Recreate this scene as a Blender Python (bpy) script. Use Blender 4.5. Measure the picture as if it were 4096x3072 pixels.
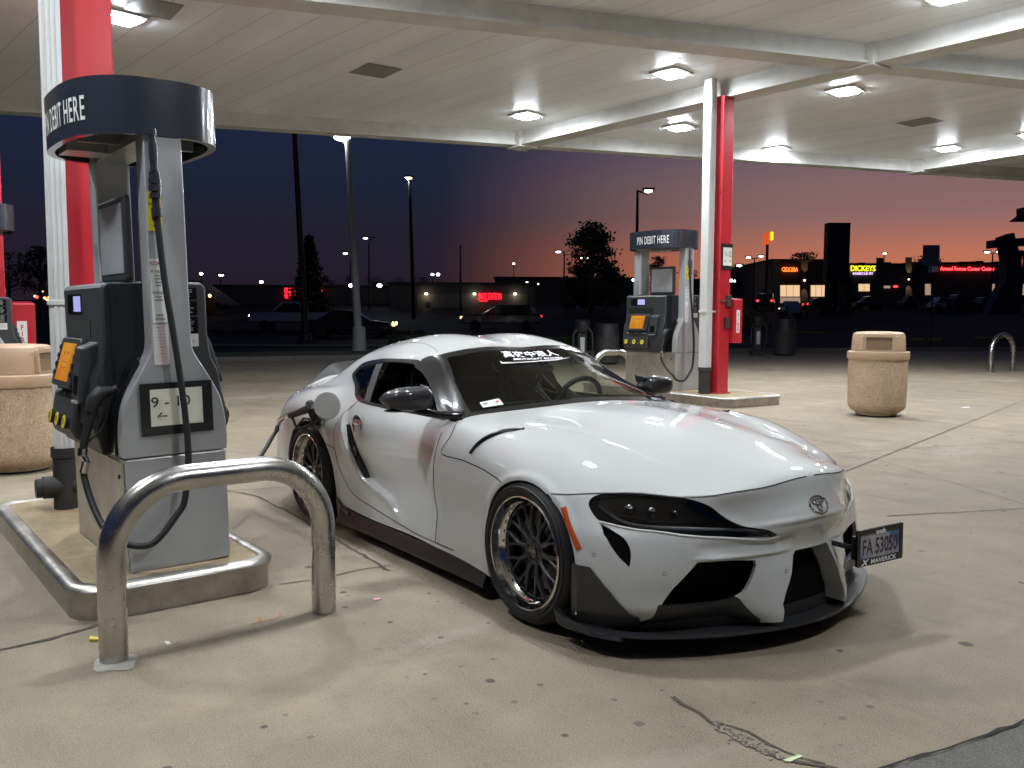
import numpy as np
import bpy, bmesh, math, random
from mathutils import Vector, Matrix
random.seed(7); np.random.seed(7)
for o in list(bpy.data.objects): bpy.data.objects.remove(o, do_unlink=True)
SC = bpy.context.scene
COL = SC.collection
PI = math.pi
# ---------------- camera ----------------
# world frame: the sports car's front axle is the origin, x forward, y to its left, z up
CAMP = [3546.70, 2.52745, 0.0783344, 0.00443477, 3.14093, -3.19978, 1.38587]
def cam_axes(yaw, pitch, roll):
    cy, sy = math.cos(yaw), math.sin(yaw)
    f = np.array([cy*math.cos(pitch), sy*math.cos(pitch), -math.sin(pitch)])
    r = np.array([sy, -cy, 0.0]); u = np.cross(r, f)
    return r*math.cos(roll)+u*math.sin(roll), -r*math.sin(roll)+u*math.cos(roll), f
CR, CU, CF = cam_axes(*CAMP[1:4]); CO = np.array(CAMP[4:7]); FPX = CAMP[0]
cd = bpy.data.cameras.new('camera'); cam = bpy.data.objects.new('camera', cd); COL.objects.link(cam)
cd.sensor_width = 36; cd.lens = FPX/4096*36; cd.clip_start = 0.05; cd.clip_end = 3000
cam.matrix_world = Matrix(((CR[0], CU[0], -CF[0], CO[0]), (CR[1], CU[1], -CF[1], CO[1]), (CR[2], CU[2], -CF[2], CO[2]), (0, 0, 0, 1)))
SC.camera = cam
FH = CF.copy(); FH[2] = 0; FH /= np.linalg.norm(FH)
RH = np.array([FH[1], -FH[0], 0.0])
def pray(px, py): return CF + CR*(px-2048)/FPX + CU*(1536-py)/FPX
def at(px, py, d):
    """point d metres ahead of the viewpoint seen in direction (px,py)"""
    v = pray(px, py); return CO + v*(d/float(v@FH))
def onz(px, py, z=0.0):
    v = pray(px, py); return CO + v*((z-CO[2])/v[2])
def depth(P): return float((np.asarray(P)-CO)@FH)
def gz(d): return float(np.interp(d, [0, 40, 49, 62, 110, 400], [0, 0, .13, .27, 2.9, 4.5]))
def gnd(px, d):
    P = at(px, 1257, d); P[2] = gz(d); return P
# ---------------- world, exposure ----------------
world = bpy.data.worlds.new('World'); SC.world = world; world.use_nodes = True
wn = world.node_tree; wn.nodes.clear()
SUN_AZ = math.atan2(*(FH*math.cos(math.radians(-32))+RH*math.sin(math.radians(32)))[[1, 0]])
def wnode(t, **k):
    n = wn.nodes.new(t)
    for a, b in k.items(): setattr(n, a, b)
    return n
def wmath(op, a, b=None, c=None, clamp=False):
    n = wnode('ShaderNodeMath', operation=op, use_clamp=clamp)
    for i, v in enumerate((a, b, c)):
        if v is None: continue
        if isinstance(v, (int, float)): n.inputs[i].default_value = v
        else: wn.links.new(v, n.inputs[i])
    return n.outputs[0]
def ramp_node(nt, stops, fac, interp='EASE'):
    n = nt.nodes.new('ShaderNodeValToRGB'); n.color_ramp.interpolation = interp
    e = n.color_ramp.elements
    while len(e) < len(stops): e.new(.5)
    for i, (p, c) in enumerate(stops): e[i].position = p; e[i].color = (*c, 1)
    nt.links.new(fac, n.inputs[0]); return n.outputs[0]
def srgb(r, g, b):
    f = lambda c: (c/255/12.92) if c/255 <= .04045 else ((c/255+.055)/1.055)**2.4
    return (f(r), f(g), f(b))
tc = wnode('ShaderNodeTexCoord'); sep = wnode('ShaderNodeSeparateXYZ'); wn.links.new(tc.outputs['Generated'], sep.inputs[0])
el = wmath('ARCSINE', sep.outputs[2]); eln = wmath('DIVIDE', el, math.radians(40), clamp=True)
az = wmath('SUBTRACT', wmath('ARCTAN2', sep.outputs[1], sep.outputs[0]), SUN_AZ)
azc = wmath('COSINE', az)
side = wmath('MULTIPLY', wmath('SUBTRACT', azc, .79), 1/.21, clamp=True)          # 1 toward the afterglow, 0 some 60 degrees away
cold = ramp_node(wn, [(0, srgb(36, 27, 37)), (.10, srgb(35, 31, 44)), (.22, srgb(29, 35, 56)), (.40, srgb(28, 42, 78)), (1, srgb(14, 20, 42))], eln)
warm = ramp_node(wn, [(0, srgb(206, 112, 76)), (.07, srgb(192, 114, 86)), (.17, srgb(136, 104, 104)), (.30, srgb(92, 88, 108)), (.5, srgb(56, 66, 98)), (1, srgb(20, 28, 56))], eln)
mix = wnode('ShaderNodeMix', data_type='RGBA'); sm = wmath('MULTIPLY', wmath('MULTIPLY', side, side), wmath('SUBTRACT', 3.0, wmath('MULTIPLY', side, 2.0))); wn.links.new(sm, mix.inputs[0]); wn.links.new(cold, mix.inputs[6]); wn.links.new(warm, mix.inputs[7])
bgn = wnode('ShaderNodeBackground'); wn.links.new(mix.outputs[2], bgn.inputs[0]); bgn.inputs[1].default_value = 1.0
wo = wnode('ShaderNodeOutputWorld'); wn.links.new(bgn.outputs[0], wo.inputs[0])
SC.view_settings.view_transform = 'Standard'; SC.view_settings.look = 'None'; SC.view_settings.exposure = 0.0; SC.view_settings.gamma = 1
SC.render.engine = 'CYCLES'
LAMP_W = 100.0          # each canopy lamp
# ---------------- naming, parenting ----------------
def tag(o, label=None, cat=None, group=None, kind=None):
    if label: o['label'] = label
    if cat: o['category'] = cat
    if group: o['group'] = group
    if kind: o['kind'] = kind
    return o
def empty(name, loc=(0, 0, 0), rz=0.0, label=None, cat=None, group=None, sc=1.0):
    o = bpy.data.objects.new(name, None); COL.objects.link(o); o.empty_display_size = .1
    o.location = [float(v) for v in loc]; o.rotation_euler = (0, 0, rz); o.scale = (sc,)*3
    return tag(o, label, cat, group)
def mesh_obj(name, V, F, mat, parent=None, smooth=True, mats=None, midx=None, sharp=None):
    me = bpy.data.meshes.new(name); me.from_pydata([tuple(map(float, v)) for v in V], [], [tuple(int(i) for i in f) for f in F])
    for m in (mats or [mat]): me.materials.append(m)
    if midx is not None: me.polygons.foreach_set('material_index', [int(i) for i in midx])
    me.polygons.foreach_set('use_smooth', [smooth]*len(me.polygons))
    me.update()
    if sharp: me.set_sharp_from_angle(angle=math.radians(sharp))
    o = bpy.data.objects.new(name, me); COL.objects.link(o)
    if parent: o.parent = parent
    return o
def copy_tree(o, parent=None):
    c = o.copy(); COL.objects.link(c); c.parent = parent
    for ch in list(o.children): copy_tree(ch, c)
    return c
# ---------------- materials ----------------
MATS = {}
def mat(name, col=(.5, .5, .5), rough=.5, metal=0.0, coat=0.0, emit=None, es=0.0, spec=.5, bump=0, bscale=50, noise=None, coatr=.03):
    if name in MATS: return MATS[name]
    m = bpy.data.materials.new(name); m.use_nodes = True; nt = m.node_tree; b = nt.nodes['Principled BSDF']
    b.inputs['Base Color'].default_value = (*col, 1); b.inputs['Roughness'].default_value = rough; b.inputs['Metallic'].default_value = metal
    b.inputs['Coat Weight'].default_value = coat; b.inputs['Coat Roughness'].default_value = coatr; b.inputs['Specular IOR Level'].default_value = spec
    if emit: b.inputs['Emission Color'].default_value = (*emit, 1); b.inputs['Emission Strength'].default_value = es
    if noise or bump:
        tcn = nt.nodes.new('ShaderNodeTexCoord'); nz = nt.nodes.new('ShaderNodeTexNoise'); nz.inputs['Scale'].default_value = bscale; nz.inputs['Detail'].default_value = 6
        nt.links.new(tcn.outputs['Object'], nz.inputs['Vector'])
    if noise:
        lo = tuple(c*(1-noise) for c in col); hi = tuple(min(1, c*(1+noise)) for c in col)
        nz2 = nt.nodes.new('ShaderNodeTexNoise'); nz2.inputs['Scale'].default_value = bscale*.13; nz2.inputs['Detail'].default_value = 8; nz2.inputs['Roughness'].default_value = .65
        nt.links.new(tcn.outputs['Object'], nz2.inputs['Vector'])
        c = ramp_node(nt, [(.3, lo), (.7, hi)], nz2.outputs[0], 'LINEAR'); nt.links.new(c, b.inputs['Base Color'])
        mr = nt.nodes.new('ShaderNodeMapRange'); mr.inputs[3].default_value = max(.02, rough-.1); mr.inputs[4].default_value = min(1, rough+.12); nt.links.new(nz2.outputs[0], mr.inputs[0]); nt.links.new(mr.outputs[0], b.inputs['Roughness'])
    if bump:
        bp = nt.nodes.new('ShaderNodeBump'); bp.inputs['Strength'].default_value = bump; bp.inputs['Distance'].default_value = .004; nt.links.new(nz.outputs[0], bp.inputs['Height']); nt.links.new(bp.outputs[0], b.inputs['Normal'])
    MATS[name] = m; return m
def glow(name, col, s):
    if name in MATS: return MATS[name]
    return mat(name, (.02, .02, .02), .5, emit=col, es=s)
def glass_mat(name, tint, refl=1.0, rough=.0):
    m = bpy.data.materials.new(name); m.use_nodes = True; nt = m.node_tree; nt.nodes.clear()
    t = nt.nodes.new('ShaderNodeBsdfTransparent'); t.inputs[0].default_value = (*tint, 1)
    g = nt.nodes.new('ShaderNodeBsdfGlossy'); g.inputs['Roughness'].default_value = rough; g.inputs[0].default_value = (refl,)*3+(1,)
    fr = nt.nodes.new('ShaderNodeFresnel'); fr.inputs[0].default_value = 1.5
    mx = nt.nodes.new('ShaderNodeMixShader'); nt.links.new(fr.outputs[0], mx.inputs[0]); nt.links.new(t.outputs[0], mx.inputs[1]); nt.links.new(g.outputs[0], mx.inputs[2])
    o = nt.nodes.new('ShaderNodeOutputMaterial'); nt.links.new(mx.outputs[0], o.inputs[0]); MATS[name] = m; return m
# ---------------- mesh builder ----------------
class MB:
    def __init__(s): s.V = []; s.F = []; s.M = []
    def add(s, V, F, m=0):
        n = len(s.V); s.V += [tuple(map(float, v)) for v in V]; s.F += [tuple(i+n for i in f) for f in F]; s.M += [m]*len(F); return s
    def box(s, x0, x1, y0, y1, z0, z1, m=0, T=None):
        V = [(x, y, z) for z in (z0, z1) for y in (y0, y1) for x in (x0, x1)]
        if T: V = [T(v) for v in V]
        return s.add(V, [(0, 2, 3, 1), (4, 5, 7, 6), (0, 1, 5, 4), (2, 6, 7, 3), (0, 4, 6, 2), (1, 3, 7, 5)], m)
    def prism(s, poly, axis, a, b, m=0, flip=False):
        """polygon (2-D) pushed along axis 'x','y' or 'z' from a to b"""
        def P(q, t): return {'x': (t, q[0], q[1]), 'y': (q[0], t, q[1]), 'z': (q[0], q[1], t)}[axis]
        n = len(poly); V = [P(q, a) for q in poly]+[P(q, b) for q in poly]
        F = [tuple(range(n))[::-1], tuple(range(n, 2*n))]+[(i, (i+1) % n, n+(i+1) % n, n+i) for i in range(n)]
        return s.add(V, F, m)
    def lathe(s, prof, n=48, axis='z', c=(0, 0, 0), m=0, a0=0, a1=2*PI, sy=1.0):
        full = abs(a1-a0-2*PI) < 1e-6; k = n if full else n+1; V = []
        for i in range(k):
            a = a0+(a1-a0)*i/n; ca, sa = math.cos(a), math.sin(a)
            for r, h in prof:
                if axis == 'z': V.append((c[0]+r*ca, c[1]+r*sa*sy, c[2]+h))
                elif axis == 'y': V.append((c[0]+r*ca, c[1]+h, c[2]+r*sa))
                else: V.append((c[0]+h, c[1]+r*ca, c[2]+r*sa))
        p = len(prof); F = []
        for i in range(n):
            j = (i+1) % k
            for q in range(p-1): F.append((i*p+q, j*p+q, j*p+q+1, i*p+q+1))
        return s.add(V, F, m)
    def tube(s, pts, r, n=12, m=0, cap=True, closed=False):
        P = np.array(pts, float); N = len(P); rr = r if hasattr(r, '__len__') else [r]*N
        if closed: T = np.roll(P, -1, 0)-np.roll(P, 1, 0)
        else: T = np.gradient(P, axis=0)
        T /= np.linalg.norm(T, axis=1, keepdims=True)+1e-12
        up = np.array([0, 0, 1.0]) if abs(T[0][2]) < .9 else np.array([1.0, 0, 0]); nrm = np.cross(T[0], up); nrm /= np.linalg.norm(nrm); V = []
        for i in range(N):
            nrm = nrm-T[i]*(nrm@T[i]); nrm /= np.linalg.norm(nrm)+1e-12; b = np.cross(T[i], nrm)
            for k in range(n):
                a = 2*PI*k/n; V.append(P[i]+rr[i]*(nrm*math.cos(a)+b*math.sin(a)))
        F = []
        for i in range(N if closed else N-1):
            j = (i+1) % N
            for k in range(n): F.append((i*n+k, i*n+(k+1) % n, j*n+(k+1) % n, j*n+k))
        if cap and not closed: F += [tuple(range(n))[::-1], tuple(range((N-1)*n, N*n))]
        return s.add(V, F, m)
    def cyl(s, a, b, r, n=16, m=0, r2=None): return s.tube([a, b], [r, r if r2 is None else r2], n, m)
    def ball(s, c, rx, ry=None, rz=None, n=16, m=0, k=8):
        ry = ry or rx; rz = rz or rx; V = []; F = []
        for i in range(k+1):
            t = PI*i/k
            for j in range(n):
                a = 2*PI*j/n; V.append((c[0]+rx*math.sin(t)*math.cos(a), c[1]+ry*math.sin(t)*math.sin(a), c[2]+rz*math.cos(t)))
        for i in range(k):
            for j in range(n): F.append((i*n+j, (i+1)*n+j, (i+1)*n+(j+1) % n, i*n+(j+1) % n))
        return s.add(V, F, m)
    def build(s, name, mats, parent=None, smooth=True, sharp=35, bevel=0, seg=2):
        mats = mats if isinstance(mats, (list, tuple)) else [mats]
        o = mesh_obj(name, s.V, s.F, None, parent, smooth, mats=mats, midx=s.M)
        bm = bmesh.new(); bm.from_mesh(o.data); bmesh.ops.remove_doubles(bm, verts=bm.verts, dist=1e-5)
        bmesh.ops.recalc_face_normals(bm, faces=bm.faces)
        bm.to_mesh(o.data); bm.free()
        if smooth: o.data.set_sharp_from_angle(angle=math.radians(sharp))
        if bevel:
            md = o.modifiers.new('bevel', 'BEVEL'); md.width = bevel; md.segments = seg; md.limit_method = 'ANGLE'; md.angle_limit = math.radians(40); md.harden_normals = False
        return o
def arc2(cx, cy, r, a0, a1, n=8):
    return [(cx+r*math.cos(math.radians(a0+(a1-a0)*i/n)), cy+r*math.sin(math.radians(a0+(a1-a0)*i/n))) for i in range(n+1)]
def rrect(x0, x1, y0, y1, r, n=5):
    return arc2(x1-r, y0+r, r, -90, 0, n)+arc2(x1-r, y1-r, r, 0, 90, n)+arc2(x0+r, y1-r, r, 90, 180, n)+arc2(x0+r, y0+r, r, 180, 270, n)
def text_mesh(s, size=1.0, extrude=0.0, xs=1.0, align='CENTER', bold=0.0, shear=0.0, spacing=1.0):
    """vertices and faces of a line of lettering, centred, in the xy plane"""
    cu = bpy.data.curves.new('lettering', 'FONT'); cu.body = s; cu.size = size; cu.align_x = align; cu.align_y = 'CENTER'
    cu.extrude = extrude; cu.offset = bold; cu.shear = shear; cu.resolution_u = 3; cu.space_character = spacing
    o = bpy.data.objects.new('lettering', cu); COL.objects.link(o)
    dg = bpy.context.evaluated_depsgraph_get(); dg.update(); me = bpy.data.meshes.new_from_object(o.evaluated_get(dg))
    V = [(v.co.x*xs, v.co.y, v.co.z) for v in me.vertices]; F = [tuple(p.vertices) for p in me.polygons]
    bpy.data.objects.remove(o); bpy.data.curves.remove(cu); bpy.data.meshes.remove(me); return V, F
def basis(o, ex, ey, ez=None):
    o, ex, ey = map(lambda a: np.array(a, float), (o, ex, ey)); ex /= np.linalg.norm(ex); ey = ey-ex*(ex@ey); ey /= np.linalg.norm(ey); ez = np.cross(ex, ey)
    return lambda v: o+ex*v[0]+ey*v[1]+ez*v[2]
def lettering(name, s, m, parent, o, ex, ey, size, xs=1.0, align='CENTER', bold=0, shear=0, extrude=0.0, lift=.002, spacing=1.0):
    V, F = text_mesh(s, size, extrude, xs, align, bold, shear, spacing); T = basis(o, ex, ey); V = [T((v[0], v[1], v[2]+lift)) for v in V]
    return mesh_obj(name, V, F, m, parent, False)
# ---------- smooth surface helpers (numpy) ----------
def nspline(t, P):
    """natural cubic spline through P (n,...) at knots t; returns second derivatives"""
    n=len(t); h=np.diff(t); A=np.zeros((n,n)); B=np.zeros_like(P)
    A[0,0]=A[-1,-1]=1
    for i in range(1,n-1):
        A[i,i-1]=h[i-1]; A[i,i]=2*(h[i-1]+h[i]); A[i,i+1]=h[i]
        B[i]=6*((P[i+1]-P[i])/h[i]-(P[i]-P[i-1])/h[i-1])
    return np.linalg.solve(A,B.reshape(n,-1)).reshape(P.shape)
def seval(t,P,M,q):
    q=np.atleast_1d(q); i=np.clip(np.searchsorted(t,q,side='right')-1,0,len(t)-2)
    h=(t[i+1]-t[i]); a=(t[i+1]-q)/h; b=(q-t[i])/h
    sh=(-1,)+(1,)*(P.ndim-1); a=a.reshape(sh); b=b.reshape(sh); h=h.reshape(sh)
    return a*P[i]+b*P[i+1]+((a**3-a)*M[i]+(b**3-b)*M[i+1])*h*h/6
class Surf:
    sg=-1
    """tensor spline through grid G[u][v] (3-vectors)"""
    def __init__(s,G,symm=True,disp=None):
        G=np.array(G,float); s.G=G
        du=np.linalg.norm(np.diff(G,axis=0),axis=2).mean(1); s.tu=np.r_[0,np.cumsum(du)]
        s.nu,s.nv=G.shape[:2]; s.symm=symm
        if symm:                       # mirror across y=0 so the centre line is smooth
            Gm=G[:,1:4][:,::-1]*[1,-1,1]; G=np.concatenate([Gm,G],1)
        dv=np.linalg.norm(np.diff(G,axis=1),axis=2).mean(0); tv=np.r_[0,np.cumsum(dv)]
        if symm: tv=tv-tv[3]
        s.tv=tv; s.GG=G; s.disp=disp
        s.kv=tv[3:] if symm else tv
        s.umax=s.tu[-1]; s.vmax=tv[-1]
        s.Mu=nspline(s.tu,G)
    def grid(s,us,vs):
        R=seval(s.tu,s.GG,s.Mu,us)           # (nu,kv,3)
        Rt=np.swapaxes(R,0,1); Mv=nspline(s.tv,Rt)
        P=np.swapaxes(seval(s.tv,Rt,Mv,vs),0,1)
        return P
    def mesh_grid(s,us,vs):
        P=s.grid(us,vs); N=gnorm(P,s.sg)
        if s.disp is not None:
            P=P+N*s.disp(P,us,vs)[...,None]
        return P
def gnorm(P,sg=1):
    N=sg*np.cross(np.gradient(P,axis=1),np.gradient(P,axis=0)); return N/(np.linalg.norm(N,axis=-1,keepdims=True)+1e-12)
def polysd(P,poly,closed=True):
    """signed distance (inside positive) of points P(n,2) to polygon"""
    P=np.asarray(P,float); A=np.asarray(poly,float); B=np.roll(A,-1,0)
    if not closed: A,B=A[:-1],B[:-1]
    d=np.full(len(P),1e9); ins=np.zeros(len(P),bool)
    for a,b in zip(A,B):
        e=b-a; w=P-a; t=np.clip((w@e)/(e@e+1e-15),0,1); q=w-t[:,None]*e; d=np.minimum(d,np.hypot(q[:,0],q[:,1]))
        c=((a[1]>P[:,1])!=(b[1]>P[:,1])); 
        if abs(b[1]-a[1])>1e-12:
            ins^= c&(P[:,0]<(b[0]-a[0])*(P[:,1]-a[1])/(b[1]-a[1])+a[0])
    return np.where(ins,d,-d) if closed else d
def cr(pts,n=8,closed=False):
    """Catmull-Rom densify"""
    P=np.array(pts,float); N=len(P); out=[]
    for i in range(N if closed else N-1):
        if closed: p0,p1,p2,p3=P[i-1],P[i],P[(i+1)%N],P[(i+2)%N]
        else: p0,p1,p2,p3=P[max(i-1,0)],P[i],P[i+1],P[min(i+2,N-1)]
        for k in range(n):
            t=k/n; out.append(.5*((2*p1)+(p2-p0)*t+(2*p0-5*p1+4*p2-p3)*t*t+(3*p1-p0-3*p2+p3)*t**3))
    if not closed: out.append(P[-1])
    return np.array(out)
# ---------- the car's control curves: x, then (y,z) for 12 lines from the centre line down to the sill ----------
def ring(x,*yz):
    out=[]
    for q in yz: out.append((q[0],q[1],q[2]) if len(q)==3 else (x,q[0],q[1]))
    return out
SIDE9=[(.88,.58),(.86,.42),(.865,.26),(.865,.155)]
G_GRID=[
 ring(-3.42,(0,.975),(.18,.97),(.33,.94),(.44,.88),(.52,.83),(.60,.79),(.66,.75),(.71,.68),(.73,.56),(.74,.45),(.73,.28),(.68,.18)),
 ring(-3.2,(0,.94),(.2,.935),(.36,.91),(.48,.875),(.57,.845),(.65,.82),(.74,.78),(.80,.71),(.84,.6),(.86,.45),(.86,.28),(.82,.18)),
 ring(-2.95,(0,1.01),(.18,1.01),(.35,.98),(.47,.935),(.56,.89),(.65,.86),(.77,.825),(.86,.76),(.905,.64),(.91,.5),(.90,.3),(.86,.18)),
 ring(-2.65,(0,1.12),(.17,1.125),(.33,1.11),(.46,1.06),(.55,.99),(.63,.915),(.77,.865),(.88,.79),(.925,.67),(.93,.52),(.92,.32),(.88,.18)),
 ring(-2.35,(0,1.185),(.16,1.195),(.32,1.185),(.45,1.14),(.53,1.075),(.61,.98),(.75,.865),(.865,.77),(.92,.65),(.925,.5),(.91,.32),(.875,.18)),
 ring(-2.0,(0,1.225),(.16,1.24),(.32,1.235),(.46,1.19),(.54,1.14),(.605,1.075),(.76,.86),(.845,.75),(.89,.62),(.89,.46),(.885,.3),(.87,.17)),
 ring(-1.65,(0,1.238),(.16,1.252),(.32,1.25),(.47,1.205),(.55,1.16),(.605,1.12),(.775,.855),(.84,.74),(.865,.6),(.86,.44),(.875,.28),(.87,.16)),
 ring(-1.36,(-1.34,0,1.19),(-1.34,.16,1.20),(-1.345,.32,1.20),(-1.36,.46,1.175),(-1.37,.55,1.145),(-1.38,.60,1.105),(.79,.845),(.85,.74),(.865,.58),(.85,.42),(.865,.27),(.865,.16)),
 ring(-1.1,(0,1.105),(.18,1.105),(-1.11,.35,1.09),(-1.13,.5,1.06),(-1.15,.60,1.03),(-1.17,.65,.995),(.80,.84),(.86,.73),(.87,.58),(.85,.42),(.86,.26),(.86,.16)),
 ring(-.9,(-.85,0,1.005),(-.85,.2,1.0),(-.87,.4,.98),(-.9,.57,.95),(-.93,.68,.92),(-.96,.72,.90),(.81,.835),(.865,.73),(.88,.58),(.86,.42),(.865,.26),(.865,.155)),
 ring(-.6,(0,.892),(-.61,.22,.889),(-.64,.44,.88),(-.69,.62,.868),(-.75,.745,.855),(-.78,.775,.85),(.815,.825),(.87,.73),(.89,.58),(.87,.42),(.875,.26),(.87,.15)),
 ring(-.3,(-.38,0,.785),(-.39,.24,.782),(-.42,.48,.775),(-.47,.67,.78),(-.52,.79,.79),(-.55,.80,.80),(.83,.785),(.89,.70),(.91,.58),(.90,.42),(.90,.26),(.89,.14)),
]
H_GRID=[
 ring(-1.15,(0,.93),(.18,.928),(.37,.917),(.56,.895),(.70,.87),(.755,.855),(.80,.84),(.86,.73),(.87,.58),(.85,.42),(.86,.26),(.86,.16)),
 ring(-.9,(0,.92),(.18,.918),(.37,.905),(.56,.885),(.70,.862),(.755,.85),(.81,.835),(.865,.73),(.88,.58),(.86,.42),(.865,.26),(.865,.155)),
 ring(-.6,(0,.905),(.18,.90),(.37,.885),(.55,.870),(.69,.857),(.755,.843),(.815,.815),(.87,.73),(.89,.58),(.87,.42),(.875,.26),(.87,.15)),
 ring(-.3,(0,.895),(.18,.89),(.36,.868),(.53,.856),(.66,.849),(.75,.832),(.83,.785),(.89,.70),(.91,.58),(.90,.42),(.90,.26),(.89,.14)),
 ring(0,(0,.872),(.18,.868),(.35,.845),(.51,.832),(.64,.832),(.74,.81),(.835,.752),(.90,.68),(.93,.58),(.925,.42),(.92,.26),(.9,.14)),
 ring(.25,(0,.835),(.18,.832),(.34,.808),(.49,.786),(.61,.775),(.71,.748),(.80,.70),(.87,.64),(.92,.56),(.925,.42),(.92,.26),(.9,.15)),
 ring(.45,(0,.797),(.18,.793),(.33,.772),(.46,.740),(.57,.717),(.66,.684),(.74,.635),(.80,.59),(.85,.53),(.87,.42),(.87,.26),(.85,.15)),
 ring(.65,(0,.757),(.17,.751),(.31,.727),(.43,.696),(.52,.666),(.59,.632),(.65,.582),(.69,.535),(.71,.48),(.73,.40),(.73,.26),(.7,.15)),
 ring(.795,(0,.719),(.15,.713),(.27,.695),(.36,.675),(.42,.65),(.46,.62),(.49,.58),(.51,.53),(.53,.46),(.54,.38),(.54,.26),(.52,.15)),
 ring(.845,(0,.668),(.10,.66),(.18,.645),(.24,.62),(.28,.60),(.31,.57),(.33,.54),(.34,.5),(.35,.45),(.36,.38),(.36,.26),(.35,.15)),
]

SHUT_U=[2.086,2.087,2.085,2.04,1.959,1.82,1.691,1.589,1.52,1.40,1.309]
SHUT_V=[0,.15,.295,.43,.563,.636,.676,.722,.774,.845,.873]
F_ROWS=[
 [(0.846, 0, 0.612), (0.84, 0.15, 0.609), (0.806, 0.3, 0.595), (0.745, 0.45, 0.587), (0.655, 0.61, 0.568), (0.56, 0.73, 0.55), (0.42, 0.84, 0.542), (0.22, 0.92, 0.56)],
 [(0.876, 0, 0.54), (0.87, 0.15, 0.535), (0.836, 0.29, 0.518), (0.775, 0.45, 0.505), (0.7, 0.61, 0.505), (0.61, 0.73, 0.505), (0.475, 0.845, 0.49), (0.24, 0.935, 0.485)],
 [(0.838, 0, 0.43), (0.834, 0.16, 0.43), (0.818, 0.3, 0.42), (0.785, 0.45, 0.43), (0.72, 0.61, 0.43), (0.635, 0.735, 0.43), (0.495, 0.855, 0.42), (0.25, 0.935, 0.41)],
 [(0.851, 0.0, 0.33), (0.853, 0.17, 0.33), (0.828, 0.3, 0.33), (0.785, 0.45, 0.34), (0.725, 0.61, 0.34), (0.645, 0.74, 0.34), (0.505, 0.86, 0.33), (0.26, 0.935, 0.33)],
 [(0.868, 0, 0.25), (0.864, 0.19, 0.25), (0.832, 0.31, 0.25), (0.78, 0.45, 0.25), (0.72, 0.61, 0.25), (0.64, 0.74, 0.25), (0.505, 0.855, 0.245), (0.26, 0.93, 0.24)],
 [(0.876, 0, 0.165), (0.872, 0.205, 0.165), (0.82, 0.325, 0.165), (0.74, 0.45, 0.168), (0.69, 0.61, 0.172), (0.625, 0.735, 0.175), (0.5, 0.84, 0.17), (0.25, 0.915, 0.158)],
 [(0.876, 0, 0.125), (0.87, 0.21, 0.125), (0.79, 0.33, 0.125), (0.67, 0.45, 0.135), (0.63, 0.6, 0.135), (0.575, 0.72, 0.13), (0.48, 0.82, 0.12), (0.23, 0.905, 0.11)],
]
CV=np.array([0,.165,.345,.56,.66,.71,.80,.868])
def make_front(Hs):
    vs=CV; us=np.interp(vs,SHUT_V,SHUT_U)
    rows=[]
    for back in (.10,0.0):
        rows.append([tuple(Hs.grid([u-back],[v])[0,0]) for u,v in zip(us,vs)])
    rows+=F_ROWS
    G=np.array(rows)                      # rows x cols -> u = along the wrap (cols), v = down
    return G
class Front:
    sg=1
    """front bumper skin: u runs round the nose (0 = centre), v runs down"""
    def __init__(s,Hs,disp=None):
        G=np.swapaxes(make_front(Hs),0,1)  # (cols,rows,3)
        Gm=G[1:4][::-1]*[1,-1,1]; GG=np.concatenate([Gm,G],0)
        du=np.linalg.norm(np.diff(GG,axis=0),axis=2).mean(1); tu=np.r_[0,np.cumsum(du)]; tu-=tu[3]
        dv=np.linalg.norm(np.diff(GG,axis=1),axis=2).mean(0); tv=np.r_[0,np.cumsum(dv)]; tv-=tv[1]; k_=np.clip(np.abs(tu)/.33,0,1)*.012; tu=tu-np.sign(tu)*k_
        s.cols=(tu[3:],np.stack([np.interp(CV,SHUT_V,SHUT_U),CV],1))
        s.tu,s.tv,s.GG=tu,tv,GG; s.Mu=nspline(tu,GG); s.umax=tu[-1]; s.vmax=tv[-1]; s.vmin=tv[0]; s.disp=disp
    grid=Surf.grid
    mesh_grid=Surf.mesh_grid

def plsd(X,Z,L):
    """signed distance (positive to the left) and arc parameter of an open polyline"""
    L=np.array(L,float); best=np.full(X.shape,1e9); sg=np.zeros(X.shape); tt=np.zeros(X.shape); n=len(L)-1
    for i in range(n):
        a,b=L[i],L[i+1]; e=b-a; l=e@e; t=np.clip(((X-a[0])*e[0]+(Z-a[1])*e[1])/l,0,1)
        dx=X-a[0]-t*e[0]; dz=Z-a[1]-t*e[1]; d=np.hypot(dx,dz); c=e[0]*dz-e[1]*dx; m=d<best
        best=np.where(m,d,best); sg=np.where(m,np.sign(c),sg); tt=np.where(m,(i+t)/n,tt)
    return best*sg,tt
CREST=[(-2.04,.79),(-2.0,.70),(-1.925,.589),(-1.845,.488),(-1.731,.403),(-1.663,.38),(-1.58,.357),(-1.39,.314),(-1.30,.245),(-1.26,.19)]
CREST=[tuple(q) for q in cr(CREST,4)]
ARCHES=[(.015,.30,.352),(-2.45,.305,.366)]
CREASE=[tuple(q) for q in cr([(-.34,.80),(-.273,.734),(-.189,.644),(-.01,.576),(.19,.519),(.33,.50),(.50,.46)],4)]
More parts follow.
